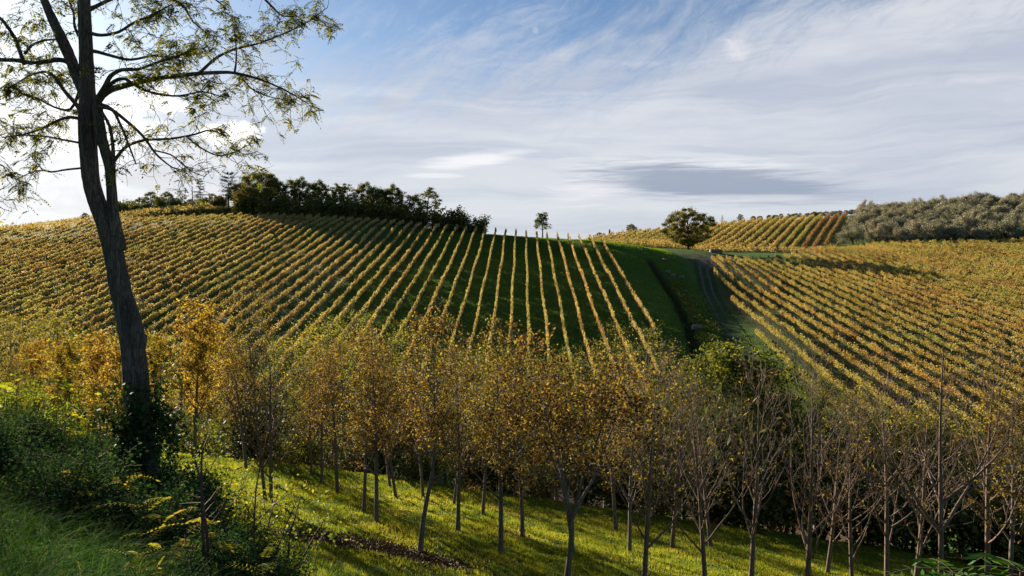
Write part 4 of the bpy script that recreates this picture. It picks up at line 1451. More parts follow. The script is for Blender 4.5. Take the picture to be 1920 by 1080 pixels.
# ------------------------------------------------------------------ the big leaning locust tree in the foreground
def pinnate(g, p, d, length, rg, pairs=7, ll=0.042, lw=0.4, droop=0.5, rach=None):
    """one feather-shaped leaf: a curved midrib with pairs of leaflets"""
    d = np.array(d, float)
    d /= np.linalg.norm(d) + 1e-9
    k = pairs + 1
    pts = [np.array(p, float)]
    for i in range(k):
        d = d + np.array([0, 0, -droop / k])
        d /= np.linalg.norm(d)
        pts.append(pts[-1] + d * length / k)
    pts = np.array(pts)
    side = np.cross(d, (0, 0, 1.0))
    side = side / (np.linalg.norm(side) + 1e-9) + rg.normal(size=3) * 0.25
    side /= np.linalg.norm(side)
    c, D, S = [], [], []
    for i in range(1, k):
        ax = pts[i + 1] - pts[i]
        ax = ax / np.linalg.norm(ax)
        for sg in (-1, 1):
            dd = side * sg + ax * 0.35 + np.array([0, 0, -0.25 * rg.rand()])
            dd /= np.linalg.norm(dd)
            c.append(pts[i])
            D.append(dd)
            S.append(ll * rg.uniform(0.8, 1.15) * (1.0 if i < k - 1 else 0.85))
    c.append(pts[-1])
    D.append(d)
    S.append(ll)
    c, D, S = np.array(c), np.array(D), np.array(S)
    W = np.cross(D, np.cross(D, side + 1e-3) + rg.normal(size=3) * 0.35)
    W = np.cross(D, rg.normal(size=3) * 0.5 + np.array([0, 0, 1.0]))
    W /= np.linalg.norm(W, axis=1)[:, None] + 1e-9
    L = D * S[:, None]
    Wd = W * (S * lw * 0.5)[:, None]
    n = len(c)
    v = np.stack([c, c + L * 0.45 + Wd, c + L, c + L * 0.45 - Wd], 1).reshape(-1, 3)
    g.add(v, np.arange(n * 4).reshape(n, 4))
    if rach is not None:
        rach.tube(pts, np.linspace(0.0035, 0.0015, k + 1), 3, False)


BD = 13.0


def big_tree():
    rg = np.random.RandomState(900)
    bx, by = P(256, 870, BD)[:2]
    bz = zz(bx, by)
    O = np.array([bx, by, bz])

    def tr(px, dep0=0.0, dep1=0.0, wig=0.0):
        """traced pixels (u, v[, radius px]) to points around the tree, leaning away or towards the camera"""
        px = np.array(px, float)
        n = len(px)
        dd = BD + np.linspace(dep0, dep1, n) + (rg.normal(size=n) * wig)
        return np.array([P(u, v, d) for u, v, d in zip(px[:, 0], px[:, 1], dd)]) - O

    def smooth(p, r, m=3):
        n = len(p)
        t = np.arange(n)
        tt = np.linspace(0, n - 1, (n - 1) * m + 1)
        # catmull-rom
        out = []
        for q in tt:
            i = min(int(q), n - 2)
            f = q - i
            p0, p1, p2, p3 = p[max(i - 1, 0)], p[i], p[i + 1], p[min(i + 2, n - 1)]
            out.append(0.5 * ((2 * p1) + (p2 - p0) * f + (2 * p0 - 5 * p1 + 4 * p2 - p3) * f * f + (3 * p1 - p0 - 3 * p2 + p3) * f ** 3))
        return np.array(out), np.interp(tt, t, r)
    S = BD / F
    root = bpy.data.objects.new('locust_tree', None)
    col.objects.link(root)
    root.location = O
    tag(root, 'large dark leaning locust tree with forked trunk in the left foreground', 'tree')
    g = Geo()
    main = [(257, 905, 32), (257, 870, 28), (257, 820, 25), (256, 760, 23), (254, 700, 23), (248, 640, 21), (238, 590, 19.5), (231, 560, 18.5), (224, 530, 18), (215, 480, 17), (206, 440, 17.5), (193, 405, 16), (181, 375, 15.5), (171, 340, 15), (167, 300, 15.5),
            (164, 260, 15.5), (163, 220, 15.5), (164, 190, 14.5), (163, 150, 13), (161, 100, 12), (159, 50, 11.5), (157, 0, 11), (155, -60, 10), (150, -140, 8), (150, -230, 5), (155, -300, 2)]
    pm, rm = smooth(tr(main), [m[2] * S for m in main], 4)
    # ridged bark: the ring radius varies along and around
    sides = 28
    ph = rg.uniform(0, 6.28, 6)
    tan = np.gradient(pm, axis=0)
    tan /= np.linalg.norm(tan, axis=1)[:, None]
    a = np.cross(tan, [0, 1.0, 0])
    a /= np.linalg.norm(a, axis=1)[:, None]
    b = np.cross(tan, a)
    th = np.arange(sides) / sides * 2 * math.pi
    zc = pm[:, 2]
    rr = rm[:, None] * (1 + 0.045 * np.sin(5 * th[None] + 0.8 * zc[:, None] + ph[0]) + 0.035 * np.sin(9 * th[None] - 1.3 * zc[:, None] + ph[1]) + 0.03 * rg.uniform(-1, 1, (len(pm), sides)))
    ring = pm[:, None] + rr[:, :, None] * (np.cos(th)[None, :, None] * a[:, None] + np.sin(th)[None, :, None] * b[:, None])
    idx = np.arange(len(pm) * sides).reshape(len(pm), sides)
    q = np.stack([idx[:-1], np.roll(idx[:-1], -1, 1), np.roll(idx[1:], -1, 1), idx[1:]], -1).reshape(-1, 4)
    g.add(ring.reshape(-1, 3), q)

    def limb(px, dep0=0.0, dep1=0.0, sides=10, wig=0.02, m=3, rough=0.05):
        p, r = smooth(tr(px, dep0, dep1, wig), [k[2] * S for k in px], m)
        g.tube(p, r, sides, True, rough, rg)
        return p, r
    # second stem beside the first, joined low at the fork
    limb([(226, 470, 12), (217, 430, 12), (212, 400, 10.5), (210, 370, 9.5), (208, 340, 9), (205, 312, 9), (198, 285, 9.5), (191, 262, 10), (186, 235, 10.5), (183, 205, 9.5), (184, 188, 7)], -0.02, -0.10, 12, 0.0)
    # bulge and broken stub low on the right side
    limb([(244, 560, 8), (250, 590, 11), (255, 615, 13), (259, 637, 14), (258, 665, 12), (254, 700, 8)], -0.08, -0.10, 10, 0.0)
    limb([(262, 650, 11), (267, 636, 9), (270, 628, 6)], -0.1, -0.12, 8, 0.0)
    # buttress roots
    for ua, ub in ((238, 225), (274, 292), (256, 250)):
        limb([(ua, 800, 12), ((ua * 0.7 + ub * 0.3), 850, 14), (ub, 905, 12)], -0.15, -0.4, 9, 0.0)
    B = []      # boughs that carry twigs: (pts, radii, twig density, leafiness)

    def bough(px, d0, d1, dens=1.0, leaf=1.0, wig=0.04):
        p, r = limb(px, d0, d1, 7, wig)
        B.append((p, r, dens, leaf))
    bough([(158, 172, 11), (148, 150, 11), (138, 125, 10.5), (127, 98, 10.5), (115, 72, 10), (104, 48, 9), (92, 22, 8), (80, -10, 7), (70, -60, 5), (66, -130, 3)], 0, 0.4, 0.5, 0.8)
    bough([(182, 192, 7), (200, 172, 6.5), (235, 160, 5.5), (290, 148, 4.5), (350, 140, 4), (405, 136, 3.5), (440, 137, 3), (490, 150, 2.2), (540, 172, 1.6), (578, 195, 0.8)], -0.1, 0.7, 1.3, 1.1)
    bough([(372, 139, 3.2), (392, 120, 2.8), (410, 106, 2.6), (440, 92, 2.4), (478, 83, 2), (520, 68, 1.7), (570, 45, 1.3), (614, 14, 0.7)], 0.4, 1.1, 1.2, 1.2)
    bough([(440, 137, 2.4), (443, 110, 1.6), (442, 80, 1.4), (438, 50, 0.8)], 0.45, 0.2, 1.2, 1.1)
    bough([(450, 140, 1.8), (470, 165, 1.4), (500, 180, 1.1), (530, 186, 0.7)], 0.5, 0.3, 1.5, 0.4)
    bough([(182, 186, 5), (198, 160, 4.5), (208, 142, 4), (228, 131, 3.4), (258, 130, 2.8), (292, 118, 2.2), (330, 106, 1.6), (365, 92, 1)], -0.2, -1.0, 1.2, 1.0)
    bough([(192, 172, 4), (215, 152, 3.6), (235, 148, 3), (256, 162, 2.6), (290, 175, 2.2), (335, 180, 1.8), (380, 172, 1.4), (422, 184, 0.8)], -0.2, -0.6, 1.5, 0.5)
    bough([(184, 200, 4), (208, 205, 3.4), (236, 226, 3), (268, 255, 2.5), (292, 288, 2), (320, 312, 1.2), (334, 316, 0.7)], -0.15, -0.9, 0.9, 0.5)
    bough([(186, 195, 3.6), (210, 205, 3), (226, 235, 2.4), (240, 268, 1.8), (255, 308, 1)], -0.1, -1.4, 0.9, 0.5)
    bough([(213, 318, 4), (213, 300, 3.6), (211, 265, 3.2), (205, 235, 2.8), (190, 208, 2.4)], -0.1, -0.2, 0.4, 0.3)
    bough([(214, 302, 3.6), (226, 286, 3.2), (240, 273, 3), (270, 263, 2.6), (320, 260, 2.2), (365, 252, 1.8), (395, 244, 1.4), (425, 257, 0.8)], -0.1, 0.2, 1.1, 1.0)
    bough([(352, 258, 1.8), (378, 278, 1.5), (410, 292, 1.3), (440, 285, 1.1), (472, 268, 0.6)], 0.1, 0.3, 1.2, 1.2)
    bough([(288, 282, 1.6), (320, 290, 1.4), (340, 306, 1.2), (360, 322, 1), (384, 331, 0.6)], -0.3, -0.2, 1.0, 0.3)
    bough([(145, 138, 5), (128, 118, 4.6), (110, 112, 4.4), (85, 116, 4.2), (60, 118, 4), (30, 113, 3.8), (0, 112, 3.6), (-60, 104, 2)], 0.0, -0.8, 0.9, 0.9)
    bough([(46, 122, 3.6), (38, 98, 3.4), (28, 72, 3.2), (14, 50, 3), (0, 34, 2.6), (-40, 0, 1.2)], -0.5, -0.9, 0.9, 0.9)
    bough([(47, 100, 2.4), (60, 85, 2.2), (82, 76, 2), (104, 74, 1.6)], -0.6, 0.2, 1.0, 1.0)
    bough([(150, 205, 4.5), (138, 190, 4), (122, 172, 3.6), (106, 150, 3.2), (90, 135, 2.6), (60, 140, 2), (25, 160, 1.2)], 0.1, 0.8, 1.2, 1.1)
    bough([(149, 222, 3.4), (128, 220, 3), (104, 228, 2.6), (76, 242, 2.2), (45, 252, 1.8), (5, 258, 1)], 0.0, 0.4, 1.3, 1.2)
    bough([(151, 268, 2.2), (118, 262, 1.8), (80, 255, 1.4), (30, 254, 0.8)], -0.1, -0.6, 1.1, 0.9)
    bough([(154, 315, 2.0), (125, 318, 1.8), (98, 322, 1.5), (70, 320, 1.2), (30, 336, 0.7)], -0.1, -0.3, 1.4, 1.1)
    bough([(149, 170, 3.4), (132, 205, 2.6), (100, 200, 2), (60, 180, 1.6), (15, 172, 1)], 0.2, 1.0, 1.3, 1.3)
    bough([(168, 95, 4), (185, 98, 3.4), (210, 105, 3), (245, 112, 2.6), (290, 104, 2.2), (330, 108, 1.8), (372, 80, 1)], 0.1, 0.9, 1.1, 1.2)
    bough([(168, 62, 3.6), (190, 66, 3), (222, 60, 2.6), (252, 42, 2.2), (285, 28, 1.8), (322, 8, 1.2)], -0.1, -0.7, 1.2, 1.2)
    bough([(150, 72, 3), (140, 50, 2.6), (138, 25, 2.2), (128, -4, 1.6)], 0.2, 0.8, 1.2, 1.2)
    bough([(166, 20, 4), (196, 4, 3.6), (240, -12, 3), (290, -10, 2.6), (338, 6, 2.2), (362, 40, 1.8), (392, 66, 1.2)], 0.2, 0.4, 1.1, 1.4)
    bough([(290, -10, 2.4), (340, -20, 2), (386, -12, 1.8), (420, 12, 1.2)], 0.3, 0.6, 1.2, 1.5)
    bough([(480, -40, 3), (492, -8, 2.4), (512, 14, 2), (530, 30, 1.4), (555, 30, 0.8)], 0.2, 0.4, 1.2, 1.3)
    bough([(166, -30, 4), (230, -60, 3.6), (340, -70, 3.4), (430, -60, 3), (490, -40, 2.6), (545, -15, 1.4)], 0.2, 0.2, 0.7, 1.0)
    link('trunk', g.build('trunk', M['bark_big'], True), root)
    # twigs and leaves
    gt, gl, gr = Geo(), Geo(), Geo()
    for pts, rad, dens, leaf in B:
        seg = np.linalg.norm(np.diff(pts, axis=0), axis=1)
        L = seg.sum()
        n = int(L * 8.5 * dens)
        cum = np.r_[0, np.cumsum(seg)]
        ts = rg.uniform(0.22 * L, L, n)
        ts = np.r_[ts, L]
        for t in ts:
            p = np.array([np.interp(t, cum, pts[:, k]) for k in range(3)])
            j = min(np.searchsorted(cum, t), len(pts) - 1)
            ax = pts[j] - pts[max(j - 1, 0)]
            ax /= np.linalg.norm(ax) + 1e-9
            d = rg.normal(size=3) * np.array([1, 1.0, 0.8])
            d -= d @ ax * ax
            d /= np.linalg.norm(d)
            d = ax * rg.uniform(0.35, 1.1) + d
            ln = rg.uniform(0.22, 0.75) * (1.1 if t < L * 0.7 else 0.8)
            tw = bend(p, d, ln, 6, rg, 0.26, -0.03)
            gt.tube(tw, np.linspace(0.006, 0.0022, 7), 4, False)
            subs = [tw]
            for _ in range(rg.randint(1, 4)):
                k = rg.randint(1, 6)
                d2 = (tw[k + 1] - tw[k]) / (ln / 6) + rg.normal(size=3) * 0.8
                s2 = bend(tw[k], d2, ln * rg.uniform(0.25, 0.6), 4, rg, 0.3, -0.04)
                gt.tube(s2, np.linspace(0.004, 0.0018, 5), 3, False)
                subs.append(s2)
            for s2 in subs:
                if rg.rand() > 0.85 * leaf:
                    continue
                m = rg.randint(2, 6)
                for _ in range(m):
                    k = rg.randint(max(1, len(s2) // 3), len(s2))
                    dd = rg.normal(size=3)
                    dd[2] = dd[2] * 0.4 - 0.25
                    pinnate(gl, s2[k], dd, rg.uniform(0.11, 0.22), rg, rg.randint(4, 8), 0.048, 0.46, 0.6)
    link('twig_crown', gt.build('twig_crown', M['bark_big']), root)
    link('foliage', gl.build('foliage', M['locust_big']), root)
    return O


TREE_O = big_tree()

# ivy climbing round the foot of the big tree
g, gs = Geo(), Geo()
rg = np.random.RandomState(31)
for _ in range(12):
    u = rg.uniform(238, 284)
    p0 = np.array(P(u, 880, BD - 0.35))
    pl = bend(p0, (rg.uniform(-0.15, 0.25), 0, 1), rg.uniform(0.5, 1.9), 8, rg, 0.15, 0.02)
    gs.tube(pl, np.linspace(0.012, 0.004, 9), 4, False)
    q = rg.uniform(0, 8, 170)
    j = np.minimum(q.astype(int), 7)
    c = pl[j] + (pl[j + 1] - pl[j]) * (q - j)[:, None] + rg.normal(size=(170, 3)) * np.array([0.13, 0.10, 0.07])
    g.leaves(c, 0.07, rg, 0.9, 0.3)
for _ in range(4):      # the hanging curtain on the right of the trunk
    p0 = np.array(P(rg.uniform(272, 300), rg.uniform(740, 790), BD - 0.2))
    pl = bend(p0, (rg.uniform(0.2, 0.9), 0.2, -0.4), rg.uniform(0.5, 1.0), 7, rg, 0.15, -0.15)
    gs.tube(pl, np.linspace(0.008, 0.003, 8), 3, False)
    q = rg.uniform(0, 7, 150)
    j = np.minimum(q.astype(int), 6)
    c = pl[j] + (pl[j + 1] - pl[j]) * (q - j)[:, None] + rg.normal(size=(150, 3)) * 0.10
    g.leaves(c, 0.085, rg, 0.8, 0.5)
root = link('ivy_plant', None, None, (TREE_O[0], TREE_O[1], TREE_O[2]))
tag(root, 'dark ivy growing round the foot of the large leaning trunk', 'ivy')
for nm, gg, mt in (('stem', gs, 'stem'), ('foliage', g, 'ivy')):
    for a in gg.v:
        a -= TREE_O
    link(nm, gg.build(nm, M[mt]), root)

# --- brambles and nettles on the bank
BR = [bush(60 + i, 0.8, 1.0, 'bramble', 0.05, 5200, 0.6, stems=16) for i in range(3)]
BL2 = [bush(66 + i, 0.7, 1.1, 'lime', 0.05, 2200, 0.65, stems=12) for i in range(2)]
k = 0
for i in range(46):
    u = RG.uniform(-60, 335)
    d = RG.uniform(9.0, 16.5)
    # keep to the band between the long grass and the brow
    lo = 10.5 - (u / 335.0) * 3.5
    if d < lo:
        d = lo + RG.uniform(0, 2.5)
    x, y, _ = P(u, 800, d)
    s = RG.uniform(0.5, 0.9)
    k += 1
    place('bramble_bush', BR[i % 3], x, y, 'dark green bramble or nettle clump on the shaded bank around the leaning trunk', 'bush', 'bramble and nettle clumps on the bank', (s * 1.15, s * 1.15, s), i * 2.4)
for i in range(20):
    u = RG.uniform(300, 500)
    x, y, z = hit(u, RG.uniform(985, 1110) + (u - 300) * 0.25)
    if y > 15:
        continue
    s = RG.uniform(0.35, 0.6)
    place('bramble_bush', BR[i % 3], x, y, 'low dark bramble on the steep edge of the bank beside the dead stems', 'bush', 'low brambles on the edge of the bank', (s * 1.2, s * 1.2, s), i * 2.4)
for i, (u, d, vt, lab) in enumerate(((345, 13.5, 860, 'sunlit lime-green shrub at the brow of the bank just right of the leaning trunk'), (395, 12.5, 905, 'sunlit lime-green shrub beside the two dead stems'),
                                     (440, 13, 890, 'bright yellow-green shrub glowing between the dead stems and the meadow'), (500, 12, 925, 'low yellow-green shrub right of the tall dead stem at the meadow edge'),
                                     (30, 19, 715, 'sunlit yellow-green shrub at the left edge behind the bank'), (88, 20, 738, 'second sunlit yellow-green shrub behind the bank, left of the feathery saplings'),
                                     (-30, 18, 700, 'sunlit shrub cut by the left edge of the picture behind the bank'), (330, 16, 815, 'dark-edged lime shrub in the gap between trunk and first pale walnut'))):
    x, y, _ = P(u, 900, d)
    h = P(u, vt, d)[2] - zz(x, y)
    s = max(h, 0.5) / 1.15
    place('lime_shrub', BL2[i % 2], x, y, lab, 'shrub', None, (min(s, 1.2), min(s, 1.2), s), i * 1.7)


def sapling(seed, h, n, mat, ln=0.34, pairs=8, ll=0.05, lw=0.42, t0=0.25, droop=0.7, stemr=0.010, arch=0.0, ell=None):
    rg = np.random.RandomState(seed)
    pl = bend((0, 0, -0.1), (rg.uniform(-0.2, 0.2) + arch, rg.uniform(-0.2, 0.2), 1), h, 9, rg, 0.06, -0.02)
    gs, gl, grach = Geo(), Geo(), Geo()
    gs.tube(pl, np.linspace(stemr, stemr * 0.35, 10), 5)
    for i in range(n):
        t = (t0 + (1 - t0) * (i + rg.rand()) / n) * 9
        j = min(int(t), 8)
        p = pl[j] + (pl[j + 1] - pl[j]) * (t - j)
        a = i * 2.4 + rg.uniform(-0.5, 0.5)
        d = np.array([math.cos(a), math.sin(a), rg.uniform(0.15, 0.75)])
        pinnate(gl, p, d, ln * rg.uniform(0.7, 1.15), rg, pairs, ll, lw, droop, gs)
    return [('stem', gs.build('stem', M['stem'])), ('foliage', gl.build('foliage', M[mat]))]


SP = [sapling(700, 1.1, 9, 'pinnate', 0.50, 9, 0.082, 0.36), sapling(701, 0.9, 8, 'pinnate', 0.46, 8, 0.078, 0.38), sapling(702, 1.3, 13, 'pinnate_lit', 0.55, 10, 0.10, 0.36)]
for i, (u, d, vt, me, lab) in enumerate((
        (135, 16, 688, 2, 'bright feathery locust sapling standing above the dark nettles left of the leaning trunk'),
        (158, 15.5, 742, 2, 'lower bright feathery sapling with an orange-yellow drooping leaf, left of the trunk'),
        (25, 17, 668, 2, 'tall glowing feathery sapling near the left edge above the nettles'),
        (58, 18, 700, 2, 'glowing feathery sapling second from the left edge above the nettles'),
        (150, 9.3, 858, 0, 'dull yellow-green feathery sapling among dark brambles, left one of the shaded pair'),
        (190, 9.0, 895, 1, 'dull feathery sapling among dark brambles, right one of the shaded pair'),
        (240, 9.0, 872, 0, 'pale feathery sapling below the foot of the leaning trunk'),
        (272, 8.6, 905, 1, 'small pale feathery sapling just right of the one below the trunk'),
        (330, 7.6, 925, 0, 'yellow feathery sapling left of the double dead stem'),
        (300, 7.2, 985, 1, 'low yellow feathery sapling in the lower left brambles'),
        (415, 7.4, 975, 0, 'yellow-orange feathery sapling right of the double dead stem'),
        (455, 7.0, 1030, 1, 'low feathery sapling at the bottom edge left of the meadow'),
        (520, 7.2, 1040, 0, 'feathery yellow-green sapling at the bottom edge nearest to the meadow'),
        (255, 6.6, 1035, 1, 'feathery sapling at the bottom edge in the long grass'))):
    x, y, _ = P(u, 900, d)
    h = P(u, vt, d)[2] - zz(x, y)
    hh = (1.1, 0.9, 1.3)[me]
    s = max(0.5, min(h / hh, 1.9))
    place('locust_sapling', SP[me], x, y, lab, 'sapling', 'feathery locust saplings', (min(s, 1.25), min(s, 1.25), s), i * 2.0 + 0.4)

# dead thorny stems
for i, (u, d, pts, r, lab) in enumerate((
        (384, 7.2, [(384, 1150), (384, 1080), (381, 1010), (379, 950), (377, 900), (378, 860), (384, 826)], 0.020, 'taller upright dead stem of the dark pair at the lower left'),
        (372, 7.25, [(398, 1150), (392, 1080), (388, 1000), (382, 950), (376, 905), (366, 862)], 0.018, 'shorter dead stem leaning against the tall dark one'),
        (476, 8.0, [(474, 1100), (476, 1040), (477, 970), (480, 920), (486, 880), (489, 862)], 0.012, 'single thin dead stem in front of the sunlit shrub'),
        (520, 7.5, [(486, 1110), (506, 1060), (524, 1020), (536, 985), (548, 958), (556, 940)], 0.008, 'thin slanting dead stem pointing at the meadow'),
        (430, 7.7, [(398, 980), (412, 960), (424, 935), (432, 912), (436, 896)], 0.007, 'short side stem slanting right from the dark pair'),
        (590, 8.2, [(560, 1110), (574, 1070), (588, 1040), (600, 1015), (612, 990)], 0.006, 'thinnest dead stem at the bottom edge near the bare soil'))):
    rg = np.random.RandomState(40 + i)
    P3 = np.array([P(a, b, d + 0.03 * j) for j, (a, b) in enumerate(pts)])
    o3 = np.array([P3[0][0], P3[0][1], min(P3[0][2], zz(P3[0][0], P3[0][1]))])
    if i == 4:
        o3 = P3[0]
    g = Geo()
    if i != 4:
        P3 = np.vstack([[o3[0], o3[1], o3[2] - 0.1], P3]) if P3[0][2] > o3[2] + 0.05 else P3
    g.tube(P3 - o3, np.linspace(r, r * 0.4, len(P3)), 6, True, 0.15, rg)
    for j in range(22):
        q = rg.uniform(0.3, len(P3) - 1.01)
        a = int(q)
        p = P3[a] + (P3[a + 1] - P3[a]) * (q - a) - o3
        dd = rg.normal(size=3)
        dd[2] = abs(dd[2]) * 0.6
        dd /= np.linalg.norm(dd)
        L = rg.uniform(0.02, 0.05) if j > 4 else rg.uniform(0.08, 0.3)
        g.tube(bend(p, dd, L, 3, rg, 0.15, 0.05), [r * 0.35, r * 0.3, r * 0.2, 0.001], 3, False)
    o = link('dead_stem', g.build('dead_stem', M['stem']), None, tuple(o3))
    tag(o, lab, 'dead stem', 'dead stems on the bank')

# long-leaved shoots at the lower right corner
for i, (u, d, ll, lab, vt) in enumerate(((1785, 5.2, 0.095, 'out-of-focus green shoot with long drooping leaflets at the lower right', 1015), (1900, 4.7, 0.12, 'green long-leaved shoot cut by the lower right corner', 1012))):
    x, y, _ = P(u, 1000, d)
    z0 = zz(x, y)
    h = P(u, vt, d)[2] - z0
    rg = np.random.RandomState(60 + i)
    gs, gl = Geo(), Geo()
    pl = bend((0, 0, -0.1), (0.0, 0.0, 1), h - 0.05, 9, rg, 0.03, 0.0)
    gs.tube(pl, np.linspace(0.022, 0.008, 10), 6)
    for a, dz, L in ((2.9, 0.0, 0.5), (3.6, 0.02, 0.45), (0.3, 0.05, 0.55), (5.2, 0.0, 0.5), (1.6, 0.0, 0.45), (4.4, 0.15, 0.5), (0.9, 0.3, 0.5), (2.3, 0.35, 0.5)):
        pinnate(gl, pl[-1] - np.array([0, 0, dz]), (math.cos(a), math.sin(a), 0.35), L, rg, 7, ll, 0.22, 1.0, gs)
    place('long_leaved_shoot', [('stem', gs.build('stem', M['stem'])), ('foliage', gl.build('foliage', M['sumac']))], x, y, lab, 'plant')


# --- grass
def blades(x, y, h, w, rg, lean=0.5, segs=1, bend_=0.4):
    """grass blades as narrow tapering strips"""
    n = len(x)
    z = Z(x, y)
    a = rg.uniform(0, 6.28, n)
    fx, fy = np.cos(a), np.sin(a)
    l = rg.uniform(0.1, lean, n) * h
    b = rg.uniform(0, 6.28, n)
    lx, ly = np.cos(b) * l, np.sin(b) * l
    if segs == 1:
        v = np.stack([np.stack([x - fx * w, y - fy * w, z - 0.02], -1), np.stack([x + fx * w, y + fy * w, z - 0.02], -1), np.stack([x + lx, y + ly, z + h], -1)], 1)
        return v.reshape(-1, 3), None, np.arange(n * 3).reshape(n, 3)
    lev = np.linspace(0, 1, segs + 1)
    rows = []
    for t in lev:
        off = t ** 2
        zz_ = z - 0.02 + h * (t - bend_ * t ** 3)
        ww = w * (1 - t * 0.9)
        rows.append(np.stack([np.stack([x + lx * off * 1.6 - fx * ww, y + ly * off * 1.6 - fy * ww, zz_], -1), np.stack([x + lx * off * 1.6 + fx * ww, y + ly * off * 1.6 + fy * ww, zz_], -1)], 1))
    v = np.concatenate(rows, 1)        # n, 2*(segs+1), 3
    k = 2 * (segs + 1)
    base = np.arange(n)[:, None] * k
    q = np.concatenate([base + np.array([2 * i, 2 * i + 1, 2 * i + 3, 2 * i + 2]) for i in range(segs)], 0)
    return v.reshape(-1, 3), q, None


def scatter_grass(name, label, n, box, dens, hfun, w, mat, seed, **kw):
    rg = np.random.RandomState(seed)
    x = rg.uniform(box[0], box[1], n)
    y = rg.uniform(box[2], box[3], n)
    k = rg.rand(n) < dens(x, y)
    x, y = x[k], y[k]
    z = Z(x, y)
    u, v = UV(x, y, z)
    k = (u > -120) & (u < 2040) & (v > 300) & (v < 1240) & (y > 2)
    x, y = x[k], y[k]
    h = hfun(x, y) * rg.uniform(0.55, 1.25, len(x))
    vv, q, t = blades(x, y, h, w, rg, **kw)
    o = link(name, mesh_np(name, vv, q, t, [M[mat]]))
    tag(o, label, kind='stuff')
    return len(x)


soil_pl = [hit(575, 1003)[:2], hit(700, 1025)[:2], hit(850, 1062)[:2]]


def meadow_dens(x, y):
    d = seg_dist(x, y, soil_pl)
    k = smooth01((d - 0.45) / 0.8)
    k = k * smooth01((44.5 - y) / 1.5)
    edge = smooth01((y - 14) / 3)
    return k * edge * (0.35 + 0.65 * smooth01(bumps(x + 3, y, 0.9) * 1.2 + 0.75))


def tuft(x, y):
    return 0.075 + 0.085 * smooth01(bumps(x * 1.0 + 9, y, 0.5) + 0.35) + 0.05 * smooth01(bumps(x, y + 5, 1.4) * 1.5)


n = scatter_grass('meadow_grass', 'sunlit and shaded grass of the tree meadow', 620000, (-19, 26, 15, 44.5), meadow_dens, tuft, 0.013, 'grass', 1, lean=0.9)


def bank_dens(x, y):
    u = 960 + F * x / np.maximum(y, 0.5)
    d = np.hypot(x, y)
    k = (y < 20.5) & (x < 1.5 - 0.1 * y)
    return np.where(k, np.clip(3.5 / np.maximum(y - 1.5, 1), 0.1, 1), 0.0)


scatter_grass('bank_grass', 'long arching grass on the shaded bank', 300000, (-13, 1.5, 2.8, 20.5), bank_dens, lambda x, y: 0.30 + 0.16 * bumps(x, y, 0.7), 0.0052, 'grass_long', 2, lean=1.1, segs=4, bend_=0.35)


def hill_dens(x, y):
    return np.where((seg_dist(x, y, TRACK) > 1.3) & (x < 26.5 + 0.06 * y), 1.0, 0.0)


scatter_grass('hill_grass', 'short grass between the vine rows and beside the ditch', 320000, (-30, 46, 80, 214), hill_dens, lambda x, y: 0.13 + 0.15 * smooth01(bumps(x, y, 0.8) + 0.2), 0.04, 'grass_hill', 3, lean=1.2)

# fallen leaves on the bare strip
rg = np.random.RandomState(8)
pl = np.array(soil_pl)
t = rg.uniform(0, 2, 9000)
j = np.minimum(t.astype(int), 1)
c = pl[j] + (pl[j + 1] - pl[j]) * (t - j)[:, None] + rg.normal(size=(9000, 2)) * 0.7
zc = Z(c[:, 0], c[:, 1]) + rg.uniform(0.0, 0.05, 9000)
g = Geo()
g.leaves(np.c_[c, zc], 0.085, rg, 0.6, 0.0, 0.0)
tag(link('leaf_litter', g.build('leaf_litter', M['litter'])), 'brown fallen leaves lying on the bare strip of soil', kind='stuff')


rg = np.random.RandomState(9)
c = np.c_[rg.uniform(-17, 24, 32000), rg.uniform(17, 43, 32000)]
k = bumps(c[:, 0], c[:, 1], 1.2) + rg.normal(size=32000) * 0.6 > 0.3
c = c[k]
g = Geo()
g.leaves(np.c_[c, Z(c[:, 0], c[:, 1]) + rg.uniform(0.03, 0.12, len(c))], 0.08, rg, 0.6)
tag(link('fallen_leaves', g.build('fallen_leaves', M['walnut'])), 'fallen walnut leaves scattered through the meadow grass', kind='stuff')


# --- scrub along the ditch, the bank under the olives and the terrace on the hill
def scrub_band(name, label, pl, n, wd, h, leaf, mat, seed, kind='stuff'):
    rg = np.random.RandomState(seed)
    pl = np.array(pl, float)
    d = np.r_[0, np.cumsum(np.hypot(*np.diff(pl, axis=0).T))]
    t = rg.uniform(0, d[-1], n)
    x, y = np.interp(t, d, pl[:, 0]), np.interp(t, d, pl[:, 1])
    off = rg.normal(size=(n, 2)) * wd
    x, y = x + off[:, 0], y + off[:, 1]
    hh = h * np.clip(0.55 + 0.6 * bumps(x, y, 1.0), 0.1, 1.3)
    z = Z(x, y) + rg.uniform(0, 1, n) ** 0.8 * hh
    g = Geo()
    g.leaves(np.c_[x, y, z], leaf, rg, 0.5)
    o = link(name, g.build(name, M[mat]))
    tag(o, label, kind=kind)


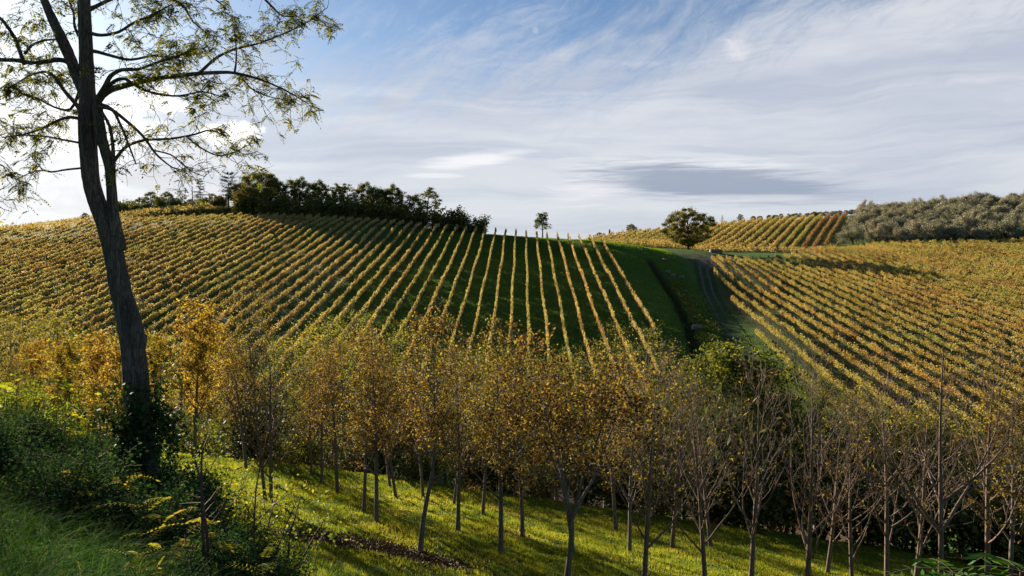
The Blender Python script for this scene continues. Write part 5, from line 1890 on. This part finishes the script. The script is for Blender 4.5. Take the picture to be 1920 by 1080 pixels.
dl = [(a - 0.9, b) for a, b in DITCH]
dr = [(a + 2.0, b) for a, b in DITCH]
scrub_band('ditch_scrub', 'dark scrub and weeds lining the ditch', [(a, b) for a, b in DITCH], 9000, 0.5, 0.7, 0.18, 'scrub', 1)
scrub_band('bank_scrub', 'low bushes and weeds on the bank between ditch and track', dr[:-1], 12000, 1.0, 0.8, 0.2, 'locust_dark', 2)
scrub_band('terrace_scrub', 'dark growth on the terrace edge below the upper field', [P(u, v, d)[:2] for u, v, d in ((250, 410, 232), (320, 404, 236), (380, 400, 238), (440, 400, 240))], 9000, 1.2, 2.2, 0.3, 'scrub', 3)
scrub_band('olive_bank_scrub', 'dark brambly bank below the olive grove', [P(u, v, 236 + (u - 1640) * 0.02)[:2] for u, v in ((1640, 456), (1740, 452), (1820, 447), (1960, 440))], 14000, 0.7, 1.9, 0.3, 'scrub', 4)
scrub_band('dry_grass', 'pale dry grass on top of the terrace bank', [P(u, v, d)[:2] for u, v, d in ((220, 410, 243), (300, 402, 246), (360, 396, 248), (430, 392, 248))], 8000, 1.0, 0.7, 0.25, 'dry', 5)


def stone(seed, sx, sy, sz):
    rg = np.random.RandomState(seed)
    v, q = [], []
    n, m = 12, 8
    for i in range(m + 1):
        a = math.pi * i / m
        for j in range(n):
            b = 2 * math.pi * j / n
            p = np.array([math.sin(a) * math.cos(b), math.sin(a) * math.sin(b), math.cos(a)])
            r = 1 + 0.14 * math.sin(3 * p[0] + seed) * math.cos(4 * p[1]) + 0.1 * math.sin(5 * p[2] + 2 * p[0]) + rg.uniform(-0.03, 0.03)
            v.append(np.sign(p) * np.abs(p) ** 0.8 * r * (sx, sy, sz))
    for i in range(m):
        for j in range(n):
            q.append((i * n + j, i * n + (j + 1) % n, (i + 1) * n + (j + 1) % n, (i + 1) * n + j))
    return mesh_np('stone', v, q, None, [M['stone']], True)


for i, (u, v, s, lab) in enumerate(((1307, 617, 0.85, 'large pale boulder lying in the lower part of the ditch'), (1262, 519, 0.75, 'rock at the edge of the ditch near the top of the track'), (1252, 512, 0.6, 'smaller rock just left of the rock by the track top'),
                                    (1278, 522, 0.65, 'flat reddish rock right of the rock by the track top'), (1246, 488, 0.5, 'small pale stone on the grass above the ditch'), (1283, 548, 0.5, 'stone on the bank between ditch and track'), (1318, 668, 0.5, 'pale stone low in the ditch under the big boulder'))):
    x, y, z = hit(u, v, 60, 260)
    o = link('boulder', stone(i, s, s * 0.8, s * 0.6), None, (x, y, z + s * 0.25), i * 1.3)
    tag(o, lab, 'rock', 'rocks along the ditch')
# concrete water trough by the far vineyard
x, y, z = hit(1342, 474, 150, 260)
g = Geo()
L, W_, H_ = 1.6, 0.7, 0.9


def box(g, x0, x1, y0, y1, z0, z1):
    v = [(a, b, c) for c in (z0, z1) for b in (y0, y1) for a in (x0, x1)]
    g.add(v, [(0, 2, 3, 1), (4, 5, 7, 6), (0, 1, 5, 4), (2, 6, 7, 3), (0, 4, 6, 2), (1, 3, 7, 5)])


box(g, -L, L, -W_, -W_ + 0.15, -0.3, H_)
box(g, -L, L, W_ - 0.15, W_, -0.3, H_)
box(g, -L, -L + 0.15, -W_ + 0.15, W_ - 0.15, -0.3, H_)
box(g, L - 0.15, L, -W_ + 0.15, W_ - 0.15, -0.3, H_)
box(g, -L + 0.15, L - 0.15, -W_ + 0.15, W_ - 0.15, -0.3, 0.4)
tag(link('water_trough', g.build('water_trough', M['stone']), None, (x, y, z), 0.15), 'grey block-shaped trough on the grass right of the round tree', 'trough')

# trees added outside the left edge to shade the bank, one with twigs reaching in
for i, (x, y, h) in enumerate(((-15.5, 19.5, 11), (-22, 24, 12), (-17, 14.5, 10), (-28, 33, 12))):
    place('locust_tree', LO[i % 3], x, y, 'tree added just outside the left edge to shade the bank', 'tree', 'trees outside the left edge', h / 10, i * 2.0)
root = [o for o in bpy.data.objects if o.name.startswith('locust_tree') and abs(o.location.x + 15.5) < 0.01][0]
g = Geo()
rg = np.random.RandomState(12)
inv = (root.matrix_basis.inverted())
for px, r in (([(-90, 330), (-55, 342), (-25, 350), (0, 356), (14, 348), (20, 342)], 0.016), ([(-70, 372), (-40, 372), (-12, 380), (6, 392), (22, 397)], 0.014),
              ([(-25, 350), (-4, 366), (12, 376), (28, 374)], 0.010), ([(-12, 380), (4, 378), (16, 388), (30, 392)], 0.008), ([(-220, 340), (-150, 322), (-90, 330)], 0.022),
              ([(-220, 340), (-140, 364), (-70, 372)], 0.020), ([(-60, 430), (-20, 440), (10, 430), (36, 436)], 0.009)):
    w = [inv @ Vector(P(a, b, 17.5)) for a, b in px]
    pl = np.array([tuple(q) for q in w])
    g.tube(pl, np.linspace(r, r * 0.35, len(pl)), 4, False)
    for _ in range(9):
        q = rg.uniform(1, len(pl) - 1.01)
        a = int(q)
        p = pl[a] + (pl[a + 1] - pl[a]) * (q - a)
        d = rg.normal(size=3)
        g.tube(bend(p, d, rg.uniform(0.12, 0.35), 4, rg, 0.35, 0), [r * 0.4, r * 0.35, r * 0.3, r * 0.25, r * 0.2], 3, False)
link('branch', g.build('branch', M['bark_big']), root)
